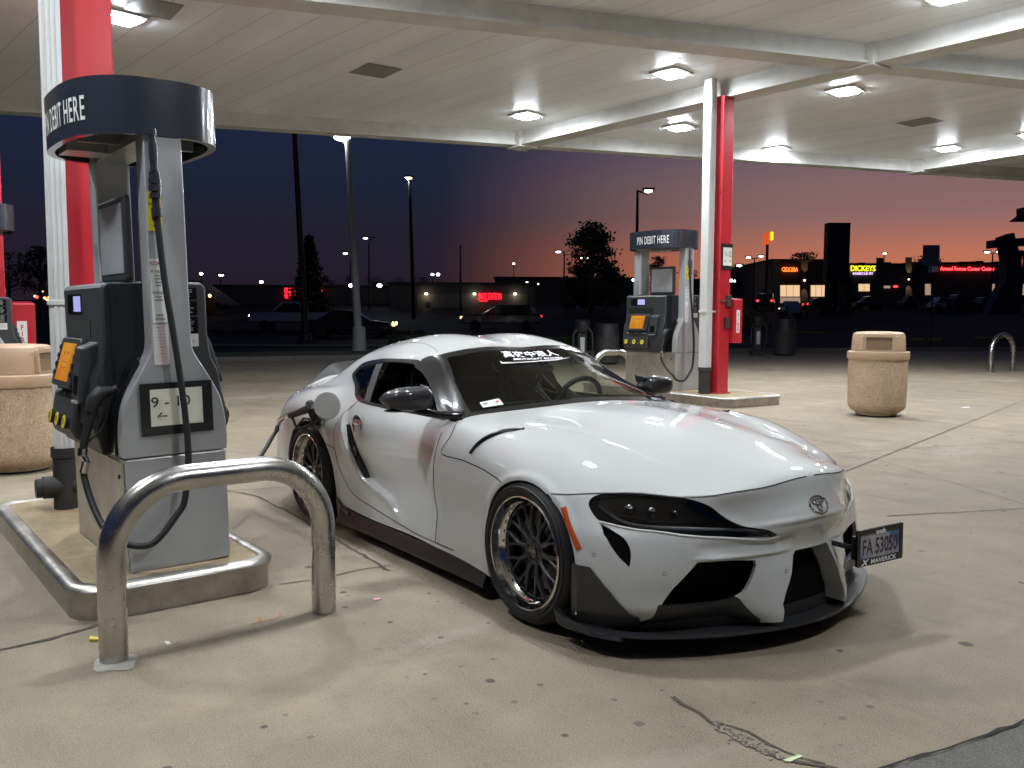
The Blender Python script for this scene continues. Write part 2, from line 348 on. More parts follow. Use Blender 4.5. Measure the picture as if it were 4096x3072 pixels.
def body_disp(P,us,vs):
    X,Y,Z=P[...,0],P[...,1],P[...,2]; d=np.zeros(X.shape)
    for cx,cz,r in ARCHES:
        rr=np.hypot(X-cx,Z-cz); d+=.008*np.exp(-((rr-r-.014)/.02)**2)*(Y>.7)*(Z<.8)
    s,t=plsd(X,Y,CREASE); w=np.clip(t*5,0,1)*np.clip((1-t)*2.5,0,1)*np.clip((Z-.68)/.05,0,1)
    d+=w*np.where(s<0,-.007*np.exp(-(s/.06)**2),.004*np.exp(-(s/.05)**2))*np.clip(abs(s)/.004,0,1)
    s,t=plsd(X,Z,CREST); w=np.clip(t*7,0,1)*np.clip((1-t)*4,0,1)*np.clip((Y-.72)/.08,0,1)
    d+=w*np.where(s<0,.016*np.exp(-(s/.035)**2),.016*np.exp(-(s/.005)**2)-.030*(1-np.exp(-(s/.009)**2))*np.exp(-(s/.09)**2))
    return d
def front_disp(P,us,vs):
    X,Y,Z=P[...,0],P[...,1],P[...,2]; d=np.zeros(X.shape)
    rr=np.hypot(X-.015,Z-.30); d+=.008*np.exp(-((rr-.366)/.02)**2)*(Y>.7)
    zc=.548-.10*np.clip(Y,0,1)**1.5; w=np.clip((.42-Y)/.15,0,1); d+=w*.009*np.exp(-((Z-zc)/.011)**2)
    w=np.clip((Y-.12)/.08,0,1)*np.clip((.62-Y)/.08,0,1)
    d+=w*(.010*np.exp(-((Z-.414)/.010)**2)-.010*np.exp(-((Z-.455)/.022)**2))
    return d
# ---------------- trimming of smooth skins ----------------
class Patch:
    def __init__(s, surf, us, vs, side=1):
        P = surf.mesh_grid(us, vs).copy(); s.us = us; s.vs = vs
        nu, nv = len(us), len(vs); s.V = P.reshape(-1, 3)
        U, Vv = np.meshgrid(us, vs, indexing='ij'); s.UV = np.stack([U.ravel(), Vv.ravel()], 1)
        I = np.arange(nu*nv).reshape(nu, nv)
        s.F = [tuple(f) for f in np.stack([I[:-1, :-1], I[:-1, 1:], I[1:, 1:], I[1:, :-1]], -1).reshape(-1, 4)]
        if surf.sg < 0: s.F = [f[::-1] for f in s.F]
    def copy(s):
        c = object.__new__(Patch); c.V = s.V.copy(); c.UV = s.UV.copy(); c.F = list(s.F); return c
    def clip(s, fn, eps=1e-7):
        """keep where fn>0; cut cells are split along the zero line"""
        d = fn(s.UV, s.V); d = np.where(np.abs(d) < eps, eps, d); V = list(s.V); UV = list(s.UV); F = []; cache = {}
        def mid(i, j):
            k = (min(i, j), max(i, j))
            if k not in cache:
                t = d[i]/(d[i]-d[j]); V.append(s.V[i]+(s.V[j]-s.V[i])*t); UV.append(s.UV[i]+(s.UV[j]-s.UV[i])*t); cache[k] = len(V)-1
            return cache[k]
        pos = d > 0
        for f in s.F:
            c = [pos[i] for i in f]
            if all(c): F.append(f); continue
            if not any(c): continue
            out = []
            for a, b in zip(f, f[1:]+f[:1]):
                if pos[a]: out.append(a)
                if pos[a] != pos[b]: out.append(mid(a, b))
            if len(out) > 2: F.append(tuple(out))
        c = object.__new__(Patch); c.V = np.array(V); c.UV = np.array(UV); c.F = F; return c.compact()
    def compact(s):
        used = sorted({i for f in s.F for i in f}); mp = {a: b for b, a in enumerate(used)}
        s.V = s.V[used]; s.UV = s.UV[used]; s.F = [tuple(mp[i] for i in f) for f in s.F]; return s
    def normals(s):
        N = np.zeros_like(s.V)
        for f in s.F:
            a, b, c = s.V[f[0]], s.V[f[1]], s.V[f[2]]; n = np.cross(b-a, c-a)
            for i in f: N[i] += n
        return N/(np.linalg.norm(N, axis=1, keepdims=True)+1e-12)
    def rim(s, d, keep=None, offset=0.0, flare=None):
        """turn the border inwards by d so the panel has an edge; keep(V)->mask limits it"""
        N = s.normals(); cnt = {}
        for f in s.F:
            for a, b in zip(f, f[1:]+f[:1]):
                k = (min(a, b), max(a, b)); cnt[k] = None if k in cnt else (a, b)
        V = list(s.V+N*offset); ne = {}; F = list(s.F)
        def inner(i):
            if i not in ne: V.append(s.V[i]+N[i]*(offset-d)); ne[i] = len(V)-1
            return ne[i]
        for k, e in cnt.items():
            if e is None: continue
            a, b = e
            if abs(s.V[a][1]) < 1e-3 and abs(s.V[b][1]) < 1e-3: continue
            if keep is not None and not (keep(s.V[a]) and keep(s.V[b])): continue
            F.append((b, a, inner(a), inner(b)))
        c = object.__new__(Patch); c.V = np.array(V); c.F = F; c.UV = np.vstack([s.UV, np.zeros((len(V)-len(s.V), 2))]); return c
    def shift(s, d):
        c = s.copy(); c.V = c.V+s.normals()*d; return c
def mirror(V, F): return V*np.array([1, -1, 1]), [f[::-1] for f in F]
def patch_obj(name, patches, m, parent, both=False, side=None, sharp=40):
    """both: join the skin with its mirror image; side=-1: place on the right-hand side"""
    VV = []; FF = []
    for pt in patches:
        n = len(VV); V, F = pt.V, pt.F
        if side == -1: V, F = mirror(V, F)
        VV += list(V); FF += [tuple(i+n for i in f) for f in F]
        if both: n = len(VV); V, F = mirror(pt.V, pt.F); VV += list(V); FF += [tuple(i+n for i in f) for f in F]
    o = mesh_obj(name, VV, FF, m, parent)
    bm = bmesh.new(); bm.from_mesh(o.data); bmesh.ops.remove_doubles(bm, verts=bm.verts, dist=2e-4); bm.to_mesh(o.data); bm.free()
    o.data.set_sharp_from_angle(angle=math.radians(sharp)); return o
def surf_pts(surf, uv):
    out = []; N = []
    for u, v in uv:
        e = .004; P = surf.mesh_grid(np.array([u-e, u, u+e]), np.array([v-e, v, v+e])); out.append(P[1, 1])
        n = surf.sg*np.cross(P[1, 2]-P[1, 0], P[2, 1]-P[0, 1]); N.append(n/np.linalg.norm(n))
    return np.array(out), np.array(N)
def ribbon(mb, surf, uv, w, off=.0012, h=0.0, n=6, closed=False, taper=False, side=1, dense=True):
    L = cr(uv, n, closed) if dense else np.array(uv, float); P, N = surf_pts(surf, L)
    T = (np.roll(P, -1, 0)-np.roll(P, 1, 0)) if closed else np.gradient(P, axis=0)
    T /= np.linalg.norm(T, axis=1, keepdims=True); S = np.cross(N, T)
    t = np.linspace(0, 1, len(P)); ww = np.full(len(P), w) if not hasattr(w, '__len__') else np.interp(t, np.linspace(0, 1, len(w)), w)
    if taper: ww = ww*np.sqrt(np.clip(np.sin(PI*t), .02, 1))
    ww = ww[:, None]/2; A = P+S*ww+N*off; B = P-S*ww+N*off; n_ = len(P)
    if h: C_ = P+N*(off+h)+S*ww*.3; D_ = P+N*(off+h)-S*ww*.3; V = np.vstack([A, C_, D_, B]); rows = 4
    else: V = np.vstack([A, B]); rows = 2
    V = V*np.array([1, side, 1]); F = []
    for i in range(n_ if closed else n_-1):
        j = (i+1) % n_
        for r in range(rows-1):
            q = (r*n_+i, r*n_+j, (r+1)*n_+j, (r+1)*n_+i); F.append(q[::-1] if side == 1 else q)
    mb.add(V, F); return mb
def uvpoly(poly): return lambda UV, V: polysd(UV, poly)
def notuv(poly): return lambda UV, V: -polysd(UV, poly)
# =====================================================================
#                           THE SPORTS CAR
# =====================================================================
paint = mat('pearl_white_paint', (.475, .478, .468), .45, 0, coat=1.0, coatr=.015, spec=.08)
blackgloss = mat('gloss_black', (.006, .006, .007), .3, coat=.8, spec=.1)
blackmat = mat('black_plastic', (.012, .012, .013), .55)
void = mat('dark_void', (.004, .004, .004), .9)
chrome = mat('polished_metal', (.62, .61, .60), .12, 1.0)
rubber = mat('tyre_rubber', (.012, .012, .013), .62)
gunmetal = mat('satin_black_metal', (.05, .05, .053), .36, .5)
wsglass = glass_mat('windscreen_glass', (.50, .58, .53), .6)
sdglass = glass_mat('side_glass', (.35, .38, .37), .55)
lens = glass_mat('lamp_lens', (.62, .63, .66))
def carbon_mat():
    m = mat('carbon_fibre', (.015, .015, .016), .4, 0, coat=.7, spec=.1); nt = m.node_tree; b = nt.nodes['Principled BSDF']
    tcn = nt.nodes.new('ShaderNodeTexCoord'); mp = nt.nodes.new('ShaderNodeMapping'); mp.inputs['Rotation'].default_value = (0, 0, .78)
    w = nt.nodes.new('ShaderNodeTexChecker'); w.inputs['Scale'].default_value = 240
    nt.links.new(tcn.outputs['Object'], mp.inputs[0]); nt.links.new(mp.outputs[0], w.inputs[0])
    w.inputs[1].default_value = (.008, .008, .009, 1); w.inputs[2].default_value = (.045, .045, .048, 1); nt.links.new(w.outputs[0], b.inputs['Base Color']); return m
carbon = carbon_mat()
car = empty('sports_car', (0, 0, 0), 0, 'white two-door sports coupe with black multi-spoke wheels being refuelled beside the nearest pump', 'car')
G = Surf(G_GRID, disp=body_disp); Hs = Surf(H_GRID, disp=body_disp); Fr = Front(Surf(H_GRID), disp=front_disp)
SW = dict(doorline=[(.10, -.812), (.184, -.812), (.332, -.79), (.434, -.825), (.583, -.802), (.668, -.776), (.767, -.726), (.84, -.76), (1.4, -.76)])
def split_x(V):
    y = np.abs(V[:, 1]); z = V[:, 2]
    cow = np.interp(y, [0, .3, .6, .745, .80], [-.602, -.628, -.70, -.752, -.765]); dl = np.interp(z, *zip(*SW['doorline']))
    w = np.clip((y-.775)/.02, 0, 1)*(z < .86); return cow*(1-w)+dl*w
gback = lambda UV, V: split_x(V)-V[:, 0]+.0
hfwd = lambda UV, V: V[:, 0]-split_x(V)
def arch(i): cx, cz, r = ARCHES[i]; return lambda UV, V: np.where(V[:, 1] > .5, np.hypot(V[:, 0]-cx, V[:, 2]-cz)-r, 1.0)
def dens(p, n=5): return cr(p, n, True)
WIN_UV = cr([(1.008, .677), (1.05, .635), (1.20, .640), (1.399, .663), (1.64, .693), (1.84, .707), (1.96, .709)], 5).tolist()+cr([(1.99, .712), (2.393, .742), (2.665, .885)], 5).tolist()+cr([(2.64, .900), (2.366, .902), (1.822, .916), (1.513, .916), (1.38, .886)], 5).tolist()
WIN_IN = cr([(1.075, .69), (1.11, .668), (1.20, .668), (1.40, .69), (1.64, .715), (1.84, .728), (1.95, .732)], 5).tolist()+cr([(1.99, .745), (2.37, .78), (2.56, .868)], 5).tolist()+cr([(2.54, .884), (2.366, .886), (1.822, .9), (1.54, .9), (1.42, .875)], 5).tolist()
WS = [(2.128, -.1), (2.132, .12), (2.14, .25), (2.145, .377), (2.13, .52), (2.108, .618), (2.42, .636), (2.86, .622), (3.2, .6), (3.2, -.1)]
PIL = [(1.985, .712), (2.108, .618), (2.42, .636), (2.86, .622), (3.2, .62), (3.2, .885), (2.70, .896), (2.665, .885)]+cr([(2.665, .885), (2.393, .742), (1.99, .712)], 5)[1:].tolist()
RG = dens([(.36, -.3), (.36, .33), (.50, .41), (.85, .43), (1.12, .40), (1.16, .3), (1.18, -.3)], 4).tolist()
DOOR = [(2.9, .906), (2.366, .905), (1.822, .918), (1.513, .919), (1.487, .907)]+cr([(1.487, .912), (1.424, .996), (1.39, 1.071), (1.377, 1.113), (1.391, 1.236), (1.446, 1.357), (1.548, 1.452), (1.653, 1.49), (1.837, 1.507), (2.193, 1.544), (2.399, 1.561), (2.9, 1.552)], 4).tolist()
us = np.linspace(0, G.umax-.15, 270); vs = np.linspace(0, G.vmax, 150)
g0 = Patch(G, us, vs).clip(gback).clip(arch(1))
side_vent = cr([(1.475, 1.066), (1.54, 1.162), (1.62, 1.255), (1.73, 1.335), (1.79, 1.355)], 5).tolist()+cr([(1.715, 1.28), (1.642, 1.202), (1.565, 1.11), (1.49, 1.05)], 5).tolist()
g1 = g0.clip(notuv(WIN_UV)).clip(notuv(WS)).clip(notuv(PIL)).clip(notuv(RG))
door = g1.clip(uvpoly(DOOR)).clip(notuv(side_vent)); rest = g1.clip(notuv(DOOR)).clip(notuv(side_vent))
# the bonnet: a clamshell that takes in the tops of the front wings
tq = np.linspace(0, Fr.cols[0][-1], 40); shut = seval(Fr.cols[0], Fr.cols[1], nspline(*Fr.cols), tq)
HOODP = [(-.1, -.2), (-.1, .863), (.374, .863), (.614, .866), (.818, .869), (.986, .891), (1.12, .90)]+[tuple(q) for q in shut[::-1]]+[(2.09, -.2)]
h0 = Patch(Hs, np.linspace(0, Hs.umax, 200), np.linspace(0, Hs.vmax, 150)).clip(hfwd).clip(arch(0))
hood = h0.clip(uvpoly(HOODP))
hside = h0.clip(uvpoly([(-.1, .863), (.374, .863), (.614, .866), (.818, .869), (.986, .891), (1.05, .9), (1.05, 3), (-.1, 3)]))
body = patch_obj('body', [rest.rim(.018), hside.rim(.018)], paint, car, both=True)
patch_obj('hood', [hood.rim(.012)], paint, car, both=True)
for s in (-1, 1):
    d = patch_obj('door', [door.rim(.012)], paint, car, side=s)
    d2 = MB(); P, N = surf_pts(G, [(1.632, 1.048)]); P, N = P[0], N[0]
    T = basis(P+N*.004, (1, 0, 0), (0, 0, 1)) ; sg = lambda v: (v[0], v[1]*s, v[2])
    hb = MB(); hb.lathe([(0, -.012), (.036, -.010), (.044, .0), (.046, .004), (.043, .006), (.036, .002)], 28, 'y'); Vh = [sg((P[0]+v[0]*1.45, P[1]+v[1]*.6+.004, P[2]+v[2]*1.3)) for v in hb.V]
    hb2 = MB().add(Vh, hb.F); hb2.build('handle', blackgloss, d)
    lev = MB(); lev.ball((0, 0, 0), .060, .009, .022, 20); lev2 = MB().add([sg((P[0]+v[0], P[1]+.008+v[1], P[2]+.014+v[2])) for v in lev.V], lev.F); lev2.build('handle_lever', chrome, d)
    vt = Patch(G, np.linspace(1.40, 1.86, 40), np.linspace(1.0, 1.42, 40)).clip(uvpoly(side_vent)).shift(-.014)
    patch_obj('side_vent', [vt], blackgloss, car, side=s)
# glass
gws = g0.clip(uvpoly(WS)); 
WSI = [(2.175, -.1), (2.19, .25), (2.195, .5), (2.17, .585), (2.42, .603), (2.80, .585), (2.79, .3), (2.79, -.1)]
wsf = patch_obj('windshield', [gws.clip(uvpoly(WSI)).shift(-.002)], wsglass, car, both=True)
patch_obj('windshield_border', [gws.clip(notuv(WSI)).rim(.01, offset=-.002)], blackgloss, car, both=True)
for s in (-1, 1): patch_obj('a_pillar_trim', [g0.clip(uvpoly(PIL)).clip(notuv(WIN_UV)).rim(.01, offset=-.001)], blackgloss, car, side=s)
patch_obj('rear_window', [g0.clip(uvpoly(RG)).rim(.01, offset=-.002)], blackgloss, car, both=True)
BP = [(1.30, .60), (1.42, .60), (1.665, .95), (1.585, .95)]
for s in (-1, 1):
    gw = g0.clip(uvpoly(WIN_UV)); tr = patch_obj('window_trim', [gw.clip(notuv(WIN_IN)).rim(.012, offset=.001)], blackgloss, car, side=s)
    gl = gw.clip(uvpoly(WIN_IN)).shift(-.008)
    patch_obj('quarter_window', [gl.clip(uvpoly(BP)).shift(.003)], blackmat, car, side=s)
    patch_obj('side_window', [gl.clip(notuv(BP)).clip(lambda UV, V: 1.6-UV[:, 0])], sdglass, car, side=s)
# cabin lining (black inside of roof, pillars and doors)
gl = Patch(G, np.linspace(.45, G.umax-.5, 90), np.linspace(0, G.vmax, 70)).clip(lambda UV, V: split_x(V)-.03-V[:, 0]).clip(notuv(WIN_UV)).clip(notuv(WS)).clip(arch(1)).shift(-.028)
patch_obj('cabin_lining', [gl], mat('cabin_black', (.014, .014, .015), .8), car, both=True)
# ---- front bumper with its openings
def fpatch(nu=150, nv=110): return Patch(Fr, np.linspace(0, Fr.umax, nu), np.linspace(0, Fr.vmax, nv))
HL = cr([(.980, .100), (.992, .075), (.993, .053), (.986, .037), (.957, .018), (.922, .006)], 3).tolist()+[(.88, .001), (.835, .001), (.707, .001), (.62, .001)]+cr([(.60, .008), (.564, .035), (.52, .075), (.483, .110), (.404, .154), (.31, .182), (.277, .200), (.247, .217)], 3).tolist()+cr([(.29, .219), (.405, .202), (.506, .188), (.60, .181), (.697, .170), (.78, .152), (.851, .130), (.924, .109)], 3).tolist()
SI = cr([(.634, .303), (.50, .305), (.335, .303)], 3).tolist()+cr([(.333, .325), (.379, .414), (.413, .45), (.502, .474), (.646, .476), (.772, .476)], 4).tolist()+[(.765, .455), (.735, .407)]
CI = [(-.2, .296), (.116, .298), (.128, .31), (.146, .357), (.186, .501), (.176, .528), (.172, .66), (-.2, .66)]
SV = cr([(.976, .112), (.945, .138), (.908, .200), (.890, .262), (.897, .325)], 4).tolist()+cr([(.938, .283), (.972, .231), (.990, .165)], 4).tolist()
FB = [(-.2, -.5), (2, -.5), (2, .60), (1.12, .60), (-.2, .60)]
f0 = fpatch().clip(lambda UV, V: UV[:, 1]+0.0).clip(arch(0)).clip(uvpoly(FB))
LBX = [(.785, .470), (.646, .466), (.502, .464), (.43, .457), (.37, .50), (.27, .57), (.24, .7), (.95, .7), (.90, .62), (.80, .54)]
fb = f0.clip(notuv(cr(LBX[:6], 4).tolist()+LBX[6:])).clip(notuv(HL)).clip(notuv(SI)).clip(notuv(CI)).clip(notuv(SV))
fb = fb.rim(.018, keep=lambda v: v[2] < .57 and v[1] > .27).rim(.09, keep=lambda v: v[2] < .45 and v[1] < .24 and (v[2] > .145 or v[1] > .19))
LB = cr([(.785, .470), (.646, .466), (.502, .464), (.43, .457), (.37, .50), (.27, .57)], 4).tolist()+[(.24, .7), (.95, .7), (.90, .62), (.80, .54)]  # dark satin band below the side intakes, cut out of the bumper skin
for s in (-1, 1): patch_obj('lower_band', [fpatch().clip(uvpoly(LB)).clip(notuv(SI)).clip(notuv(CI)).clip(arch(0)).clip(uvpoly(FB)).rim(.02)], mat('satin_dark_grey', (.018, .018, .019), .40), car, side=s)
patch_obj('front_bumper', [fb], paint, car, both=True)
def recess(name, poly, dep, m, par=car, s=0):
    lo = np.min(poly, 0)-.03; hi = np.max(poly, 0)+.03; lo[0] = max(lo[0], 0)
    p = Patch(Fr, np.linspace(lo[0], hi[0], 40), np.linspace(lo[1], hi[1], 30)).shift(-dep); return patch_obj(name, [p], m, par, both=(s == 0), side=s or None)
mesh_m = mat('grille_mesh', (.004, .004, .004), .8, spec=.1)
recess('grille', CI, .10, mesh_m)
for s in (-1, 1): recess('side_intake', SI, .10, mesh_m, s=s); recess('vent', SV, .03, mesh_m, s=s)
hexm = MB()
for i in range(11):
    u = .01+i*.018
    ribbon(hexm, Fr, [(u, .30), (u+.002, .40), (u, .53)], .003, off=-.085, n=3); ribbon(hexm, Fr, [(u, .30), (u+.002, .40), (u, .53)], .003, off=-.085, n=3, side=-1)
for j in range(10):
    for s in (-1, 1): ribbon(hexm, Fr, [(.0, .305+j*.023), (.1, .305+j*.023), (.2, .305+j*.023)], .003, off=-.085, n=3, side=s)
hexm.build('grille_bars', mesh_m, car)
for s in (-1, 1):
    hl = empty('headlight', (0, 0, 0)); hl.parent = car
    fl = Patch(Fr, np.linspace(.2, 1.06, 110), np.linspace(0, .24, 40)).clip(uvpoly(HL))
    patch_obj('lens', [fl.shift(-.002)], lens, hl, side=s)
    bz = fl.copy().rim(.03, offset=-.004); hs_ = fl.shift(-.028); patch_obj('housing', [hs_], mat('lamp_housing', (.010, .010, .013), .35, coat=.4), hl, side=s)
    st = MB(); ribbon(st, Fr, [(.947, .043), (.923, .064), (.887, .088), (.837, .106), (.74, .128), (.629, .145), (.434, .166), (.338, .188)], .013, off=-.010, h=.005, side=s); st.build('light_strip', mat('clear_strip', (.9, .92, .95), .2, .2, coat=.5), hl)
    st = MB(); ribbon(st, Fr, [(.897, .068), (.738, .101), (.588, .126), (.503, .147)], .008, off=-.020, h=.012, side=s); st.build('bezel', mat('bezel_dark', (.05, .05, .055), .2, .4), hl)
    for (u, v, r) in ((.83, .052, .026), (.746, .062, .025), (.666, .074, .022)):
        P, N = surf_pts(Fr, [(u, v)]); P = P[0]-N[0]*.022; lp = MB(); lp.ball((P[0], P[1]*s, P[2]), r, r, r, 18); lp.build('projector', mat('projector_glass', (.01, .01, .014), .05, 0, coat=1.0), hl)
    mk = MB(); ribbon(mk, Fr, [(1.142, .074), (1.136, .137), (1.115, .207), (1.095, .262)], .026, off=.002, h=.003, side=s, n=5); mk.build('side_marker', mat('amber_reflector', (.42, .07, .012), .2, coat=.8), car)
    ey_ = MB(); ribbon(ey_, Fr, [(.978, .106), (.927, .115), (.854, .138), (.78, .158), (.697, .177), (.60, .188), (.506, .195), (.405, .209), (.30, .226), (.238, .224)], .011, off=.001, h=.004, side=s, n=5); ey_.build('eyelid', paint, car)
    for (u, v) in ((1.035, .278), (.768, .346)): 
        sn = MB(); ring_ = [(u+.0075*math.cos(a), v+.0075*math.sin(a)) for a in np.linspace(0, 2*PI, 17)[:-1]]; ribbon(sn, Fr, ring_, .0018, off=.0015, closed=True, side=s, n=2); sn.build('parking_sensor', blackmat, car)
    sn = MB(); u, v = (.182, .365); ring_ = [(u+.0075*math.cos(a), v+.0075*math.sin(a)) for a in np.linspace(0, 2*PI, 17)[:-1]]; ribbon(sn, Fr, ring_, .0018, off=.0015, closed=True, side=s, n=2)
    sn.build('parking_sensor', blackmat, car)
# panel gaps as fine dark seams
gp = MB(); gm = mat('panel_gap', (.01, .01, .01), .8)
for s in (-1, 1):
    ribbon(gp, Hs, [(.40, .70), (.425, .792), (.374, .863), (.614, .866), (.818, .869), (.986, .891)], .0055, side=s)
    ribbon(gp, G, DOOR[4:-1], .0055, side=s, dense=False)
    ribbon(gp, G, [(2.669, .97), (2.66, 1.067), (2.64, 1.142), (2.615, 1.283), (2.645, 1.389), (2.63, 1.552)], .0055, side=s)
    ribbon(gp, G, [(1.24, 1.205), (1.30, 1.225), (1.39, 1.236)], .0045, side=s)
    ribbon(gp, G, [(1.487, .907), (1.42, .98)], .003, side=s, n=3)
    ribbon(gp, Hs, [tuple(q) for q in shut[1:-1]], .006, off=.0006, side=s, dense=False)
    ribbon(gp, G, [(2.06, .60), (1.80, .52), (1.50, .50), (1.2, .49), (.9, .47)], .003, side=s)
gp.build('panel_gap', gm, car, smooth=False)
for s in (-1, 1):
    fv = MB(); ribbon(fv, Hs, [(.655, .832), (.70, .775), (.76, .715), (.82, .668), (.885, .640)], [.016, .030, .036, .032, .020], off=.002, h=.009, side=s, n=8); fv.build('fender_vent', blackgloss, car)
# ---- bonnet crease running forward from the vent is in the mesh; wipers and washer
wp = MB(); 
for a, b in (((-.70, .10, .905), (-.80, -.50, .905)), ((-.70, .62, .893), (-.79, .08, .925))): wp.cyl(a, b, .006, 8); wp.cyl((a[0]+.03, a[1], a[2]-.012), (a[0], a[1]-.02, a[2]+.005), .012, 8)
wp.build('wiper', blackmat, car)
# ---- splitter
LIP = [(.895, 0), (.885, .12), (.868, .24), (.838, .36), (.795, .49), (.735, .61), (.665, .73), (.59, .82), (.49, .88), (.40, .90), (.32, .915)]
LIPc = cr(LIP, 5); full = [(x, y) for x, y in LIPc]+[(.33, .80), (.35, .6), (.50, .3), (.55, 0)]
full = full+[(x, -y) for x, y in full[::-1]]
lp = MB(); lp.prism([(x, y) for x, y in full], 'z', .092, .105); lp.build('front_splitter', carbon, car, smooth=False, bevel=.005)
for s in (-1, 1):
    cb = Patch(Fr, np.linspace(.78, 1.20, 50), np.linspace(.30, .62, 40)).clip(uvpoly([(1.13, .325), (1.112, .331), (1.052, .333), (.973, .424), (.90, .516), (.852, .542), (.82, .62), (1.15, .62)])).rim(.012, offset=.007)
    patch_obj('splitter_side_panel', [cb], carbon, car, side=s)
    cn = MB(); L = cr([(.25, .918), (.31, .925), (.40, .91), (.48, .89), (.56, .845)], 5); V = []
    for k, (x, y) in enumerate(L):
        t = k/(len(L)-1); hgt = .02+.055*(1-t)**2; V += [(x, y*s, .076), (x, (y+.012)*s, .076+hgt*.3), (x, (y+.022*(1-t))*s, .076+hgt), (x, (y-.008)*s, .076+hgt), (x, (y-.02)*s, .076)]
    n = 5; F = [(k*n+q, (k+1)*n+q, (k+1)*n+(q+1) % n, k*n+(q+1) % n) for k in range(len(L)-1) for q in range(n)]
    cn.add(V, F+[tuple(range(n)), tuple(range(len(V)-n, len(V)))]); cn.build('canard', carbon, car)
# lower bumper black apron behind the splitter
ap = MB(); ap.prism([(x-.09, y*.97) for x, y in LIPc]+[(x-.09, -y*.97) for x, y in LIPc[::-1]], 'z', .09, .15); ap.build('front_apron', blackmat, car, smooth=False)
# ---- side skirts
for s in (-1, 1):
    sk = MB(); L = [(-.36, .865), (-.6, .86), (-1.2, .862), (-1.8, .868), (-2.02, .885)]; V = []
    for k, (x, y) in enumerate(cr(L, 6)):
        t = k/24; top = .15+.03*max(0, (t-.75))*4; V += [(x, y*s, top), (x, (y+.035)*s, .085), (x, (y+.035)*s, .07), (x, (y-.1)*s, .07), (x, (y-.1)*s, .15)]
    n = 5; m_ = len(V)//n; F = [(k*n+q, (k+1)*n+q, (k+1)*n+(q+1) % n, k*n+(q+1) % n) for k in range(m_-1) for q in range(n)]
    sk.add(V, F+[tuple(range(n)), tuple(range(len(V)-n, len(V)))]); sk.build('side_skirt', mat('skirt_black', (.01, .01, .011), .35), car, sharp=30)
    fn = MB(); fn.prism([(-1.93, .07), (-2.06, .10), (-2.08, .215), (-2.0, .16), (-1.9, .15)], 'y', .875*s, .89*s); fn.build('skirt_end_plate', carbon, car, smooth=False)
# underside, wheel wells, bulkheads
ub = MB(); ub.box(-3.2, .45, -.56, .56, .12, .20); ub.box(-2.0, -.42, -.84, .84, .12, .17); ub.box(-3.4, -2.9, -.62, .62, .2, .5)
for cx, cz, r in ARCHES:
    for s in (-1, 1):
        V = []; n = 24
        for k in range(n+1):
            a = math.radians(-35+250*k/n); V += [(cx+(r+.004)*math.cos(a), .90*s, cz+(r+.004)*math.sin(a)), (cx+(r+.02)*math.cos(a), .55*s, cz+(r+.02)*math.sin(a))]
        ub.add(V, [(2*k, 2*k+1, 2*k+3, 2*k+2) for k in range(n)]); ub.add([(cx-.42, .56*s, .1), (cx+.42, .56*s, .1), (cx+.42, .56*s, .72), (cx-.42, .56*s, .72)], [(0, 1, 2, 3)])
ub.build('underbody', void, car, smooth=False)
rb = MB(); tv = np.linspace(0, G.vmax, 14); R0 = G.grid([0.0], tv)[0]; R0 = np.vstack([R0[::-1]*[1, -1, 1], R0[1:]]); V = []; n = len(R0)
for dx, sc_ in ((0, 1), (-.022, .985), (-.03, .93), (-.035, .6), (-.035, .05)):
    for q in R0: V.append((q[0]+dx, q[1]*sc_, .55+(q[2]-.55)*(sc_ if sc_ > .9 else sc_)))
rb.add(V, [(r*n+c, r*n+c+1, r*n+n+c+1, r*n+n+c) for r in range(4) for c in range(n-1)]); rb.build('rear_bumper', paint, car)
# ducktail spoiler
sp = MB(); L = [(-3.36, -.56, .80), (-3.40, -.50, .855), (-3.43, -.40, .925), (-3.45, -.28, .985), (-3.46, 0, 1.0)]; L = L+[(x, -y, z) for x, y, z in L[-2::-1]]; V = []
for x, y, z in cr(L, 4): V += [(x, y, z), (x+.015, y, z+.012), (x+.24, y*.97, z-.055-.02*abs(y)), (x+.20, y*.97, z-.09)]
m_ = len(V)//4; sp.add(V, [(k*4+q, (k+1)*4+q, (k+1)*4+(q+1) % 4, k*4+(q+1) % 4) for k in range(m_-1) for q in range(4)]+[(0, 1, 2, 3)]); sp.build('rear_spoiler', carbon, car)
for s in (-1, 1):
    tl = MB(); tl.add([(-3.405, .52*s, .80), (-3.33, .70*s, .76), (-3.33, .71*s, .69), (-3.44, .45*s, .70)], [(0, 1, 2, 3)]); tl.build('tail_light', mat('tail_red', (.25, .01, .01), .2, coat=1), car)
